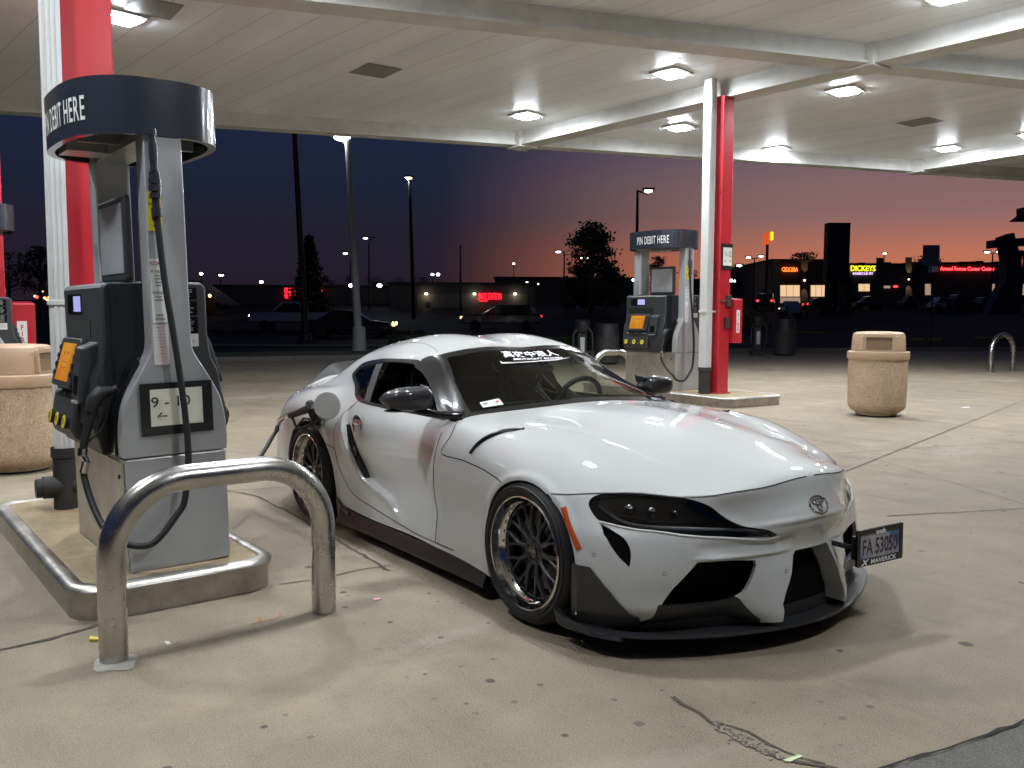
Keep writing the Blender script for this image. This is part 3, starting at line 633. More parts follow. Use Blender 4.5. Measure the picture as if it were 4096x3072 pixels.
# ---- door mirrors
for s in (-1, 1):
    mo = empty('door_mirror', (0, 0, 0) if s < 0 else (-.17, -.035, -.02)); mo.parent = car; mb = MB(); n = 26; k = 14; V = []; F = []
    for i in range(k+1):
        t = -1+2*i/k; w = (1-abs(t)**(5.0 if t < 0 else 2.6))**.5 if abs(t) < 1 else 0
        cy = .995+.130*t; top = .940+.066*w*(1-.16*t)+.004*t; bot = .940-.055*w; fx = -.915+.085*w; bx = -.985-.0*w
        for j in range(n):
            a = 2*PI*j/n; ca, sa = math.cos(a), math.sin(a); e = .62
            hx = (abs(ca)**e)*np.sign(ca); hz = (abs(sa)**e)*np.sign(sa); mx_, hx_ = (fx-.965)/2, (fx+.965)/2
            x = -.965*0+((fx-.985)/2 if False else (fx+bx)/2)+(fx-bx)/2*hx; z = (top+bot)/2+(top-bot)/2*hz
            V.append((x-.02*(t*.5+.5), cy*s, z))
    for i in range(k):
        for j in range(n): F.append((i*n+j, (i+1)*n+j, (i+1)*n+(j+1) % n, i*n+(j+1) % n))
    mb.add(V, F+[tuple(range(n)), tuple(range(len(V)-n, len(V)))]); mb.build('mirror_cap', carbon, mo)
    ar = MB(); ar.tube([(-.93, .98*s, .885), (-.88, .90*s, .868), (-.80, .815*s, .858), (-.74, .77*s, .862)], [.016, .02, .022, .022], 12); ar.ball((-.935, 1.0*s, .888), .05, .13, .012, 20); ar.build('mirror_arm', blackgloss, mo)
    hn = MB(); hn.prism([(-.99, .965), (-1.005, 1.012), (-.90, 1.0), (-.92, .965)], 'y', .868*s, .88*s); hn.build('mirror_horn', carbon, mo, bevel=.003)
# ---- wheels
def make_wheel():
    w = empty('wheel', (0, 0, 0)); w.parent = car            # wheel faces +y
    t = MB(); R = .326
    t.lathe([(.250, -.012), (.262, -.004), (.285, .004), (.305, -.004), (.318, -.022), (R-.002, -.045), (R, -.07), (R, -.20), (R-.006, -.235), (.30, -.25), (.25, -.245)], 72, 'y'); 
    for r in (.272, .296): t.lathe([(r-.002, .0), (r, .004+.001), (r+.002, .0)], 72, 'y')
    for yy in (-.09, -.13, -.17): t.lathe([(R+.0005, yy-.004), (R-.006, yy), (R+.0005, yy+.004)], 72, 'y')
    ty = t.build('tyre', rubber, w, sharp=50)
    V, F = text_mesh('MICHELIN', .034, 0, 1.0, bold=.0006); W = []
    for x, y, z in V: a = math.radians(62)-x/.285; W.append(((.282+y)*math.cos(a), .0048, (.282+y)*math.sin(a)))
    mesh_obj('tyre_lettering', W, F, mat('tyre_letter', (.03, .03, .03), .45), w, False)
    rm = MB(); rm.lathe([(.2575, -.016), (.2585, -.004), (.254, .0), (.248, -.002), (.246, -.012), (.241, -.030), (.236, -.052), (.225, -.060), (.222, -.066), (.222, -.09), (.228, -.12), (.235, -.2), (.25, -.24)], 96, 'y'); rm.build('rim', chrome, w, sharp=45)
    sk = MB()
    def bar(p, q, w0, w1, y0, y1, th):
        p, q = np.array(p), np.array(q); d = (q-p)/np.linalg.norm(q-p); n_ = np.array([-d[1], d[0]])
        V = []
        for (c, wd, y) in ((p, w0, y0), ((p+q)/2, (w0+w1)/2*.8, (y0+y1)/2+.003), (q, w1, y1)):
            V += [(c[0]+n_[0]*wd/2, y-.006, c[1]+n_[1]*wd/2), (c[0]+n_[0]*wd*.22, y, c[1]+n_[1]*wd*.22), (c[0]-n_[0]*wd*.22, y, c[1]-n_[1]*wd*.22), (c[0]-n_[0]*wd/2, y-.006, c[1]-n_[1]*wd/2), (c[0]-n_[0]*wd/2, y-th, c[1]-n_[1]*wd/2), (c[0]+n_[0]*wd/2, y-th, c[1]+n_[1]*wd/2)]
        F = [(k*6+a, k*6+(a+1) % 6, k*6+6+(a+1) % 6, k*6+6+a) for k in range(2) for a in range(6)]+[tuple(range(6)), tuple(range(12, 18))]
        sk.add(V, F)
    for k in range(10):
        a = 2*PI*k/10+.1; P = lambda r, b: (r*math.cos(a+b), r*math.sin(a+b))
        bar(P(.045, 0), P(.115, 0), .036, .021, -.066, -.056, .03)
        bar(P(.108, 0), P(.222, .165), .018, .013, -.056, -.060, .024); bar(P(.108, 0), P(.222, -.165), .018, .013, -.056, -.060, .024)
    sk.lathe([(0, -.062), (.034, -.062), (.040, -.066), (.056, -.060), (.066, -.066), (.070, -.10)], 40, 'y')
    sk.lathe([(.205, -.068), (.214, -.064), (.216, -.075), (.205, -.10)], 72, 'y')
    sk.build('spokes', gunmetal, w, sharp=30)
    cp = MB(); cp.lathe([(0, -.055), (.024, -.055), (.027, -.058), (.029, -.064)], 30, 'y'); cp.build('centre_cap', blackgloss, w)
    cr_ = MB(); cr_.tube([(.025*math.cos(a), -.0545, .025*math.sin(a)) for a in np.linspace(0, 2*PI, 33)[:-1]], .0009, 6, closed=True); cr_.box(-.018, .018, -.0552, -.0542, .002, .004); cr_.box(-.018, .018, -.0552, -.0542, -.005, -.003); cr_.build('cap_emblem', chrome, w)
    nt_ = MB()
    for k in range(5): a = 2*PI*k/5+.3; nt_.cyl((.047*math.cos(a), -.061, .047*math.sin(a)), (.047*math.cos(a), -.085, .047*math.sin(a)), .010, 10)
    nt_.build('wheel_nut', void, w)
    rv = MB()
    for k in range(30): a = 2*PI*k/30; rv.cyl((.222*math.cos(a), -.055, .222*math.sin(a)), (.222*math.cos(a), -.050, .222*math.sin(a)), .0035, 6)
    rv.build('rivet', gunmetal, w)
    ds = MB(); ds.lathe([(.07, -.12), (.178, -.12), (.178, -.145), (.07, -.145)], 48, 'y'); ds.build('brake_disc', mat('brake_steel', (.25, .25, .25), .35, .9), w)
    cl = MB(); cl.prism([(r*math.cos(a), r*math.sin(a)) for r, a in [(.115, 2.7), (.19, 2.75), (.195, 3.1), (.19, 3.5), (.115, 3.55)]], 'y', -.16, -.095); cl.build('brake_caliper', mat('caliper_red', (.35, .01, .02), .35, coat=.5), w, bevel=.005)
    wl = MB(); wl.lathe([(.0, -.2), (.235, -.2)], 32, 'y'); wl.build('wheel_back', void, w); return w
w0 = make_wheel(); spots = [(0, .925, 1), (0, -.925, -1), (-2.47, .93, 1), (-2.47, -.93, -1)]
for i, (x, y, s) in enumerate(spots):
    w = w0 if i == 0 else copy_tree(w0, car); w.location = (x, y, .326); w.rotation_euler = (math.radians(1.5)*(-s if s > 0 else 1)*0, 0, 0 if s > 0 else PI)
# ---- badge: three interlocking rings
P, N = surf_pts(Fr, [(.004, .130)]); P = np.array([P[0][0], 0, P[0][2]]); N = np.array([N[0][0], 0, N[0][2]]); N /= np.linalg.norm(N)
T = basis(P+N*.003, (0, 1, 0), np.cross(N, (0, 1, 0))); bd = MB()
def ell(cx, cy, a, b, r, z=0, n=40): return [T((cx+a*math.cos(t), cy+b*math.sin(t), z)) for t in np.linspace(0, 2*PI, n+1)[:-1]]
bd.tube(ell(0, 0, .058, .039, 0), .0055, 8, closed=True); bd.tube(ell(0, .014, .034, .014, 0, .001), .0042, 8, closed=True); bd.tube(ell(0, -.001, .0135, .030, 0, .001), .0042, 8, closed=True)
bd.build('badge', mat('dark_chrome', (.75, .75, .77), .10, 1.0), car)
# ---- number plate on its side bracket (moves with the car: a part)
pl = empty('license_plate', (0, 0, 0)); pl.parent = car
c = (at(3512, 2172, 1) - CO); 
def on_x(px, py, x): v = pray(px, py); return CO+v*((x-CO[0])/v[0])
pc = on_x(3518, 2178, .95); 
A_, B_, C_, D_ = [on_x(*q, .95) for q in ((3432, 2130), (3598, 2072), (3604, 2200), (3446, 2262))]
ex = (B_-A_+C_-D_)/2; ey = (A_-D_+B_-C_)/2; pw, ph = np.linalg.norm(ex), np.linalg.norm(ey); ex = np.array([0.10, 1, 0.02]); ey = np.array([0, 0, 1.0])
PT = basis(pc, ex, ey); PS = .285/2; PH = .150/2
fm = MB(); out = rrect(-PS-.006, PS+.006, -PH-.006, PH+.006, .008); inn = rrect(-PS+.014, PS-.014, -PH+.024, PH-.018, .004); n = len(out)
V = [PT((x, y, .006)) for x, y in out]+[PT((x, y, .006)) for x, y in inn]+[PT((x, y, -.006)) for x, y in out]+[PT((x, y, .001)) for x, y in inn]
fm.add(V, [(i, (i+1) % n, n+(i+1) % n, n+i) for i in range(n)]+[(2*n+i, 2*n+(i+1) % n, (i+1) % n, i) for i in range(n)]+[(n+i, n+(i+1) % n, 3*n+(i+1) % n, 3*n+i) for i in range(n)]+[tuple(range(2*n, 3*n))]); fm.build('plate_frame', blackgloss, pl, smooth=False)
pp = MB(); pp.add([PT(v) for v in ((-PS+.01, -PH+.02, .002), (PS-.01, -PH+.02, .002), (PS-.01, PH-.015, .002), (-PS+.01, PH-.015, .002))], [(0, 1, 2, 3)])
def plate_mat():
    m = mat('plate_face', (.5, .5, .5), .35); nt = m.node_tree; g = nt.nodes.new('ShaderNodeTexCoord'); nz = nt.nodes.new('ShaderNodeTexNoise'); nz.inputs[2].default_value = 9
    nt.links.new(g.outputs['Object'], nz.inputs['Vector']); c = ramp_node(nt, [(.35, (.06, .11, .22)), (.5, (.22, .25, .30)), (.65, (.34, .33, .33))], nz.outputs[0]); nt.links.new(c, nt.nodes['Principled BSDF'].inputs[0]); return m
pp.build('plate', plate_mat(), pl, smooth=False)
o0 = PT((0, 0, 0)); lt = mat('plate_maroon', (.06, .012, .02), .5); wt = mat('white_print', (.75, .75, .75), .5)
lettering('plate_number', 'FA 53050', lt, pl, PT((0, -.004, 0)), ex, ey, .098, .60, bold=.0008, lift=.0035)
lettering('frame_lettering', 'MAVERICK', wt, pl, PT((.02, -.066, 0)), ex, ey, .028, 1.25, bold=.0004, lift=.0068)
lettering('frame_mark', 'X', wt, pl, PT((-.105, -.066, 0)), ex, ey, .034, 1.5, bold=.001, lift=.0068, shear=.3)
lettering('frame_brand', 'weds', wt, pl, PT((0, .062, 0)), ex, ey, .032, .95, bold=.0008, lift=.0068)
br = MB(); br.tube([PT((-.12, .0, -.01)), PT((-.14, .0, -.05)), (.80, PT((-.13, 0, 0))[1]-.02, pc[2])], .012, 8); br.box(*(lambda a: (a[0]-.03, a[0]-.012, a[1]-.015, a[1]+.02, a[2]-.05, a[2]+.05))(PT((-.13, 0, 0)))); br.build('plate_bracket', blackmat, pl)
# ---- open fuel flap and filler
P, N = surf_pts(G, [(1.17, 1.05)]); P, N = P[0]*[1, -1, 1], N[0]*[1, -1, 1]
v_ = pray(1308, 1622); FC = CO+v_*((-.975-CO[1])/v_[1]); nn = np.array([.72, -.68, .10]); ff = MB(); T = basis(FC, np.cross((0, 0, 1.0), nn), np.cross(nn, np.cross((0, 0, 1.0), nn))); ff.lathe([(0, .004), (.082, .002), (.088, -.003), (.086, -.008), (0, -.008)], 36, 'z'); ff2 = MB().add([T(v) for v in ff.V], ff.F); ff2.build('fuel_flap', paint, car)
ar = MB(); ar.tube([P+N*.0, P*.5+FC*.5+[.02, 0, -.02], FC-nn*.012], .009, 8); ar.build('flap_hinge', blackmat, car)
fc = MB(); T = basis(P+N*.001, (1, 0, 0), np.cross(N, (1, 0, 0))); fc.lathe([(0, .0015), (.086, .0015)], 36, 'z'); fc2 = MB().add([T(v) for v in fc.V], fc.F); fc2.build('filler_recess', blackmat, car)
cpn = MB(); T = basis(P+N*.03+np.array([.0, 0, -.085]), (1, 0, 0), np.cross(N, (1, 0, 0))); cpn.lathe([(0, .02), (.03, .018), (.034, .0), (.03, -.015)], 24, 'z'); cp2 = MB().add([T(v) for v in cpn.V], cpn.F); cp2.build('fuel_cap', mat('cap_grey', (.12, .12, .12), .3, .3), car)
# ---- cabin
lea = mat('seat_leather', (.02, .02, .022), .45); silver = mat('satin_silver', (.5, .5, .5), .25, .9)
ds = MB(); prof = [(-.74, .835), (-.95, .845), (-1.05, .835), (-1.13, .80), (-1.16, .74), (-1.15, .55), (-.9, .35), (-.72, .35)]; ds.prism(prof, 'y', -.70, .70); ds.ball((-1.07, .37, .835), .12, .17, .055, 20); ds.build('dashboard', mat('dash_grey', (.035, .042, .04), .6), car, bevel=.02)
for s in (-1, 1):
    st = empty('seat', (0, 0, 0)); st.parent = car; y = .36*s
    cu = MB(); cu.prism([(-1.25, .22), (-1.25, .42), (-1.4, .45), (-1.75, .38), (-1.75, .2)], 'y', y-.25, y+.25); cu.build('cushion', lea, st, bevel=.04, seg=3)
    bk = MB(); T = lambda v: (v[0], v[1], v[2]); V = []
    outl = [(-.23, .35), (-.26, .6), (-.24, .78), (-.15, .88), (-.13, 1.02), (-.10, 1.06), (.10, 1.06), (.13, 1.02), (.15, .88), (.24, .78), (.26, .6), (.23, .35)]
    n = len(outl); zx = lambda z: -1.66-.28*(z-.35)
    V = [(zx(z)+.05, y+a, z) for a, z in outl]+[(zx(z)-.07, y+a*.95, z) for a, z in outl]; bk.add(V, [tuple(range(n)), tuple(range(n, 2*n))[::-1]]+[(i, n+i, n+(i+1) % n, (i+1) % n) for i in range(n)]); bk.build('backrest', lea, st, bevel=.025, seg=3)
    ac = MB()
    for q in (-1, 1): ac.tube([(zx(.80)+.065, y+q*.15, .80), (zx(.87)+.065, y+q*.07, .87), (zx(.93)+.06, y+q*.125, .95)], .008, 6)
    ac.tube([(zx(.87)+.065, y-.07, .87), (zx(.865)+.07, y+.07, .87)], .008, 6); ac.build('seat_accent', silver, st)
swm = MB(); c = np.array([-1.20, .37, .83]); T = basis(c, (0, 1, 0), (.42, 0, 1)); swm.tube([T((.178*math.cos(a), .172*math.sin(a), 0)) for a in np.linspace(0, 2*PI, 41)[:-1]], .016, 10, closed=True); swm.cyl(T((0, 0, 0)), T((0, -.0, -.12)), .04, 14); swm.tube([T((-.17, 0, 0)), T((0, -.01, -.01)), T((.17, 0, 0))], .018, 8); swm.tube([T((0, 0, 0)), T((0, -.17, 0))], .015, 8); swm.build('steering_wheel', blackmat, car)
s2 = MB(); s2.tube([T((.178*math.cos(a), .172*math.sin(a), 0)) for a in np.linspace(1.3, 1.5, 5)], .0168, 10); s2.build('wheel_marker', silver, car)
rv = MB(); rv.ball((-1.13, 0, 1.06), .02, .125, .035, 18); rv.cyl((-1.12, 0, 1.09), (-1.10, 0, 1.11), .015, 8); rv.build('rear_view_mirror', blackmat, car)
bk = MB(); bk.box(-2.02, -2.0, -.7, .7, .3, .95); bk.box(-2.0, -.8, -.7, .7, .17, .22); bk.box(-1.9, -1.0, -.06, .06, .2, .5); bk.build('cabin_floor', void, car, smooth=False)
# ---- lettering on the windshield and a permit sticker
def on_glass(V2, F, c_uv, sx, name, m):
    """lay flat lettering onto the windscreen: x runs across the car, y up the glass"""
    W = []
    for x, y, z in V2:
        u = c_uv[0]-y; v = c_uv[1]+x; a = abs(v); P, N = G.grid([u], [a]), None; q = P[0, 0].copy(); q = q*[1, 1 if v >= 0 else -1, 1]; W.append(q+np.array([.004, 0, .0045]))
    return mesh_obj(name, W, F, m, car, False)
V, F = text_mesh('真夜中浪人', .088, 0, 1.0, bold=.0022, shear=.12); on_glass(V, F, (2.272, -.02), 1, 'windshield_lettering', mat('vinyl_white', (.8, .8, .8), .5))
V, F = text_mesh('MIDNIGHT RONIN', .034, 0, 1.35, bold=.0008, shear=.15); on_glass(V, F, (2.336, .0), 1, 'windshield_lettering', wt)
sw = [(-.27, -.062), (-.262, -.085), (-.20, -.094), (-.05, -.092), (.14, -.082), (.30, -.052), (.14, -.094), (-.05, -.104), (-.20, -.107), (-.275, -.096)]
on_glass([(x, y+.0, 0) for x, y in sw], [tuple(range(len(sw)))], (2.272, -.02), 1, 'windshield_swoosh', wt)
stk = [(-.045, -.04), (.045, -.04), (.045, .04), (-.045, .04)]
on_glass([(x, y, 0) for x, y in stk], [(0, 1, 2, 3)], (2.735, -.49), 1, 'permit_sticker', mat('sticker_white', (.55, .66, .62), .5))
on_glass([(x*.8, y*.35, 0) for x, y in stk], [(0, 1, 2, 3)], (2.728, -.49), 1, 'permit_print', mat('sticker_red', (.40, .05, .07), .5))

# the far half of the nose sweeps back a little more
def sweep_back(root):
    for o in root.children:
        if o.name.startswith(('wheel', 'license_plate')): continue
        if o.type == 'MESH' and o.location.length < 1e-6:
            me = o.data; A = np.empty(len(me.vertices)*3, 'f'); me.vertices.foreach_get('co', A); A = A.reshape(-1, 3)
            sm = lambda t: np.clip(t, 0, 1)**2*(3-2*np.clip(t, 0, 1)); A[:, 0] -= .085*sm(A[:, 1]/.55)*sm((A[:, 0]-.38)/.30)*(.35+.65*sm((A[:, 2]-.12)/.12)); me.vertices.foreach_set('co', A.ravel()); me.update()
        sweep_back(o)
sweep_back(car)
# =====================================================================
#                  GROUND, FORECOURT, ISLANDS, CANOPY
# =====================================================================
def concrete_mat(name, c0, c1, stain=1.0, spots=True, scale=1.0, speck=.5, fs=1.0):
    m = bpy.data.materials.new(name); m.use_nodes = True; nt = m.node_tree; b = nt.nodes['Principled BSDF']; L = nt.links.new; N = nt.nodes.new
    g = N('ShaderNodeNewGeometry'); P = g.outputs['Position']
    def noise(sc, det=6, ro=.6, dist=0, vec=None):
        n = N('ShaderNodeTexNoise'); n.inputs['Scale'].default_value = sc; n.inputs['Detail'].default_value = det; n.inputs['Roughness'].default_value = ro; n.inputs['Distortion'].default_value = dist; L(vec or P, n.inputs['Vector']); return n.outputs[0]
    def mixc(f, a, b_, mode='MIX'):
        x = N('ShaderNodeMix'); x.data_type = 'RGBA'; x.blend_type = mode
        for i, v in ((0, f), (6, a), (7, b_)):
            if isinstance(v, (int, float)): x.inputs[i].default_value = v
            elif isinstance(v, tuple): x.inputs[i].default_value = (*v, 1)
            else: L(v, x.inputs[i])
        return x.outputs[2]
    def mr(v, a, b_, c=0, d=1):
        x = N('ShaderNodeMapRange'); L(v, x.inputs[0]); x.inputs[1].default_value = a; x.inputs[2].default_value = b_; x.inputs[3].default_value = c; x.inputs[4].default_value = d; return x.outputs[0]
    mp = N('ShaderNodeMapping'); mp.inputs['Scale'].default_value = (1.3, .5, 1); mp.inputs['Rotation'].default_value = (0, 0, .3); L(P, mp.inputs[0])
    big = noise(.55*scale, 7, .62, .8, mp.outputs[0]); mid = noise(3.2*scale, 8, .65); fine = noise(170*fs, 3, .6); fine2 = noise(60*fs, 5, .7)
    col = ramp_node(nt, [(.30, c0), (.70, c1)], big, 'LINEAR')
    col = mixc(mr(mid, .35, .70, 0, .50*stain), col, tuple(c*.62 for c in c0))
    streak = N('ShaderNodeMapping'); streak.inputs['Scale'].default_value = (.5, 2.6, 1); L(P, streak.inputs[0]); st = noise(.9, 6, .6, .4, streak.outputs[0])
    col = mixc(mr(st, .50, .74, 0, .55*stain), col, tuple(c*.55 for c in c0))
    col = mixc(mr(fine, .42, .72, 0, speck*.55), col, tuple(min(1, c*1.5) for c in c1)); col = mixc(mr(fine2, .55, .8, 0, speck*.6), col, tuple(c*.45 for c in c0))
    if spots:
        ob = noise(1.1, 4, .6, .5); col = mixc(mr(ob, .60, .74, 0, .45), col, (.10, .085, .065)); col = mixc(mr(noise(.8, 5, .6, 0, mp.outputs[0]), .60, .72, 0, .5), col, (.40, .37, .31))
        for sc, th, k, seed in ((1.6, .050, .80, 0), (3.1, .075, .7, 2.2), (5.6, .085, .5, 5.3), (13, .07, .4, 9.1)):
            o = N('ShaderNodeVectorMath'); o.operation = 'ADD'; L(P, o.inputs[0]); o.inputs[1].default_value = (seed, seed*2, 0)
            wz = N('ShaderNodeTexNoise'); wz.inputs['Scale'].default_value = 30; L(o.outputs[0], wz.inputs['Vector'])
            ad = N('ShaderNodeMix'); ad.data_type = 'VECTOR'; ad.inputs[0].default_value = .012; L(o.outputs[0], ad.inputs[4]); L(wz.outputs[1], ad.inputs[5])
            v = N('ShaderNodeTexVoronoi'); v.voronoi_dimensions = '2D'; v.inputs['Scale'].default_value = sc; L(ad.outputs[1], v.inputs['Vector'])
            sz = N('ShaderNodeSeparateColor'); L(v.outputs['Color'], sz.inputs[0]); t2 = N('ShaderNodeMath'); t2.operation = 'MULTIPLY'; L(sz.outputs[0], t2.inputs[0]); t2.inputs[1].default_value = th
            d = N('ShaderNodeMath'); d.operation = 'SUBTRACT'; L(t2.outputs[0], d.inputs[0]); L(v.outputs['Distance'], d.inputs[1])
            gt = N('ShaderNodeMath'); gt.operation = 'GREATER_THAN'; L(sz.outputs[1], gt.inputs[0]); gt.inputs[1].default_value = .45
            mm = N('ShaderNodeMath'); mm.operation = 'MULTIPLY'; L(mr(d.outputs[0], -.003, .010), mm.inputs[0]); L(gt.outputs[0], mm.inputs[1])
            m3 = N('ShaderNodeMath'); m3.operation = 'MULTIPLY'; L(mm.outputs[0], m3.inputs[0]); m3.inputs[1].default_value = k
            if seed: mg = N('ShaderNodeMath'); mg.operation = 'MULTIPLY'; L(m3.outputs[0], mg.inputs[0]); L(mr(noise(.35+seed*.03, 3, .5), .48, .58), mg.inputs[1]); m3 = mg
            col = mixc(m3.outputs[0], col, (.035, .035, .033))
    L(col, b.inputs['Base Color']); L(mr(big, .3, .7, .62, .82), b.inputs['Roughness']); b.inputs['Specular IOR Level'].default_value = .35 if c0[0] > .05 else .05
    bp = N('ShaderNodeBump'); bp.inputs['Strength'].default_value = .9; bp.inputs['Distance'].default_value = .005; hm = N('ShaderNodeMath'); hm.operation = 'ADD'; L(fine2, hm.inputs[0]); L(fine, hm.inputs[1]); L(hm.outputs[0], bp.inputs['Height']); L(bp.outputs[0], b.inputs['Normal'])
    MATS[name] = m; return m
conc = concrete_mat('forecourt_concrete', (.185, .150, .100), (.325, .272, .192), speck=.95)
islc = concrete_mat('island_concrete', (.27, .19, .10), (.42, .34, .22), stain=1.5, spots=False, scale=4)
asph = concrete_mat('asphalt_surface', (.022, .022, .022), (.04, .04, .038), spots=False, speck=.3)
asphn = concrete_mat('coarse_asphalt', (.07, .066, .06), (.15, .14, .125), spots=False, speck=1.2)
# terrain: one sheet to the horizon, rising gently beyond the road
def sheet(name, ds, ls, m, dz=0.0, clipfn=None):
    V = []; F = []
    for d in ds:
        for l in ls: P = CO+FH*d+RH*l; V.append((P[0], P[1], gz(d)+dz))
    n = len(ls); F = [(i*n+j, i*n+j+1, (i+1)*n+j+1, (i+1)*n+j) for i in range(len(ds)-1) for j in range(n-1)]
    o = mesh_obj(name, V, F, m, None, True); tag(o, kind='structure'); return o
sheet('ground', [-40, -10, 0, 10, 20, 30, 40, 49, 62, 75, 90, 110, 160, 250, 600, 1500], [-1200, -400, -150, -80, -40, -20, 0, 20, 40, 80, 150, 400, 1200], asph, -.012)
EDGE = [(-1500, 1462), (0, 1455), (800, 1447), (1400, 1437), (1900, 1430), (2400, 1417), (3000, 1408), (4096, 1402), (5600, 1400)]
E3 = [onz(x, y) for x, y in EDGE]
slab = [(p[0], p[1]) for p in E3]+[(CO+FH*(-12)+RH*60)[:2], (CO+FH*(-12)-RH*22)[:2]]
mb = MB(); n = len(slab); mb.add([(x, y, 0) for x, y in slab], [tuple(range(n))]); tag(mb.build('forecourt_paving', conc, None, smooth=False), kind='structure')
# kerb and verge beyond the forecourt
kb = MB(); V = []
for p in E3:
    q = p+FH*.16; V += [(p[0], p[1], 0), (p[0], p[1], .12), (q[0], q[1], .13), (q[0], q[1], 0)]
kb.add(V, [(i*4+a, i*4+a+1, i*4+5+a, i*4+4+a) for i in range(len(E3)-1) for a in range(3)]); tag(kb.build('kerb', concrete_mat('kerb_concrete', (.12, .11, .09), (.22, .2, .17), spots=False), None), kind='structure')
grassm = mat('verge_grass', (.020, .032, .010), .8, noise=.5, bscale=40)
V = []
for i, p in enumerate(E3):
    w = 4.0 if EDGE[i][0] < 2000 else 1.4
    q = p+FH*w; V += [(p[0]+FH[0]*.16, p[1]+FH[1]*.16, .11), (q[0], q[1], .10)]
mb = MB(); mb.add(V, [(i*2, i*2+2, i*2+3, i*2+1) for i in range(len(E3)-1)]); tag(mb.build('verge', grassm, None, smooth=False), kind='structure')
# cracks and joints in the slab
def gpath(pts, w, name='slab_joint', m=None, jit=.006, z=.004):
    P = [onz(*q)[:2] for q in pts]; D = []
    for a, b in zip(P[:-1], P[1:]):
        k = max(2, int(np.linalg.norm(b-a)/.06))
        for i in range(k): D.append(a+(b-a)*i/k)
    D.append(P[-1]); D = np.array(D); D[1:-1] += np.random.normal(0, jit, (len(D)-2, 2))
    T = np.gradient(D, axis=0); T /= np.linalg.norm(T, axis=1, keepdims=True)+1e-9; S = np.stack([-T[:, 1], T[:, 0]], 1); W = w*(.6+.8*np.random.rand(len(D), 1))/2
    A = D+S*W; B = D-S*W; n = len(D); V = [(x, y, z) for x, y in np.vstack([A, B])]; mb.add(V, [(i, i+1, n+i+1, n+i) for i in range(n-1)])
mb = MB()
gpath([(-60, 2610), (200, 2560), (390, 2500)], .022); gpath([(1115, 2340), (1250, 2320), (1560, 2262)], .010); gpath([(880, 1960), (1030, 1985), (1230, 2090), (1560, 2285)], .014)
gpath([(905, 1965), (1300, 1940)], .008); gpath([(-80, 2110), (66, 2085)], .010); gpath([(2690, 2790), (2830, 2890), (2960, 2965), (3130, 3040)], .018, jit=.010); gpath([(2860, 2890), (2990, 2930), (3140, 3010), (3300, 3060)], .008, jit=.006); gpath([(3130, 3040), (3330, 3072), (3600, 3180)], .014)
gpath([(3000, 1608), (3150, 1588), (3480, 1640)], .010); gpath([(3350, 1815), (3700, 1792), (4200, 1762)], .011, jit=.003); gpath([(3480, 1830), (4000, 1990), (4300, 2080)], .006)
gpath([(3550, 2065), (4200, 2030)], .012, jit=.003); gpath([(3460, 1980), (3680, 2020)], .006); gpath([(3060, 1480), (3600, 1500), (4300, 1470)], .02); gpath([(560, 1760), (1100, 1830)], .008); gpath([(3100, 2000), (4200, 1560)], .012, jit=.002)
tag(mb.build('slab_joint', mat('joint_dirt', (.075, .062, .045), .95), None, smooth=False), kind='structure')
mb = MB(); poly = [onz(*q)[:2] for q in ((3560, 3072), (3700, 3035), (3850, 2985), (4000, 2930), (4096, 2893), (4700, 2680))]; poly += [(poly[-1][0]+3, poly[-1][1]+1), (poly[0][0]+3, poly[0][1]-1)]
mb.add([(x, y, .004) for x, y in poly], [tuple(range(len(poly)))]); tag(mb.build('asphalt_apron', asphn, None, smooth=False), kind='structure')
mb = MB(); gpath([(3430, 3100), (3560, 3068), (3700, 3031), (3850, 2981), (4000, 2926), (4096, 2889), (4700, 2676)], .013, z=.008); tag(mb.build('expansion_joint', mat('tar_joint', (.015, .013, .012), .9), None, smooth=False), kind='structure')
# broken concrete crumbs in the wide crack, white patch at the foot of the guard rail
mb = MB()
for i in range(150):
    t = random.random(); a = onz(2860+270*t+random.gauss(0, 16), 2905+135*t+random.gauss(0, 9)); r = random.uniform(.0015, .0065); mb.ball((a[0], a[1], .003), r, r*1.4, r*.5, 6, k=3)
tag(mb.build('rubble', mat('crumbs', (.24, .21, .165), .9), None, smooth=False), kind='stuff')
# small litter
def litter(px, py, pts, col, label, cat, name, h=.004, sc=1.0):
    c = onz(px, py); mb = MB(); mb.prism([(c[0]+x*sc, c[1]+y*sc) for x, y in pts], 'z', .002, h); o = mb.build(name, mat('litter_'+name+label[:5], col, .6), None, smooth=False); tag(o, label, cat)
litter(376, 2560, [(-.03, -.01), (.01, -.02), (.05, .03), (.03, .04), (.0, .01)], (.55, .40, .06), 'yellow and white torn wrapper left of the guard rail foot', 'litter', 'torn_wrapper', .012)
litter(1508, 2398, [(-.02, -.01), (.01, -.02), (.015, .015), (-.01, .02)], (.75, .35, .42), 'tiny pink scrap of paper near the front wheel', 'litter', 'paper_scrap')
litter(672, 2572, [(-.02, -.01), (.02, -.01), (.03, .008), (-.01, .006)], (.6, .57, .5), 'crumpled pale paper scrap between the rail feet', 'litter', 'paper_scrap')
litter(3860, 1630, [(-.02, -.06), (.02, -.05), (.03, .07), (-.01, .08)], (.8, .8, .8), 'white paper strip on the paving right of the litter bin', 'litter', 'paper_strip', sc=1.3)
litter(3165, 3040, [(-.01, -.03), (.01, -.02), (.01, .045), (-.004, .04)], (.5, .6, .35), 'white and green straw wrapper in the slab crack', 'litter', 'straw_wrapper', .005)
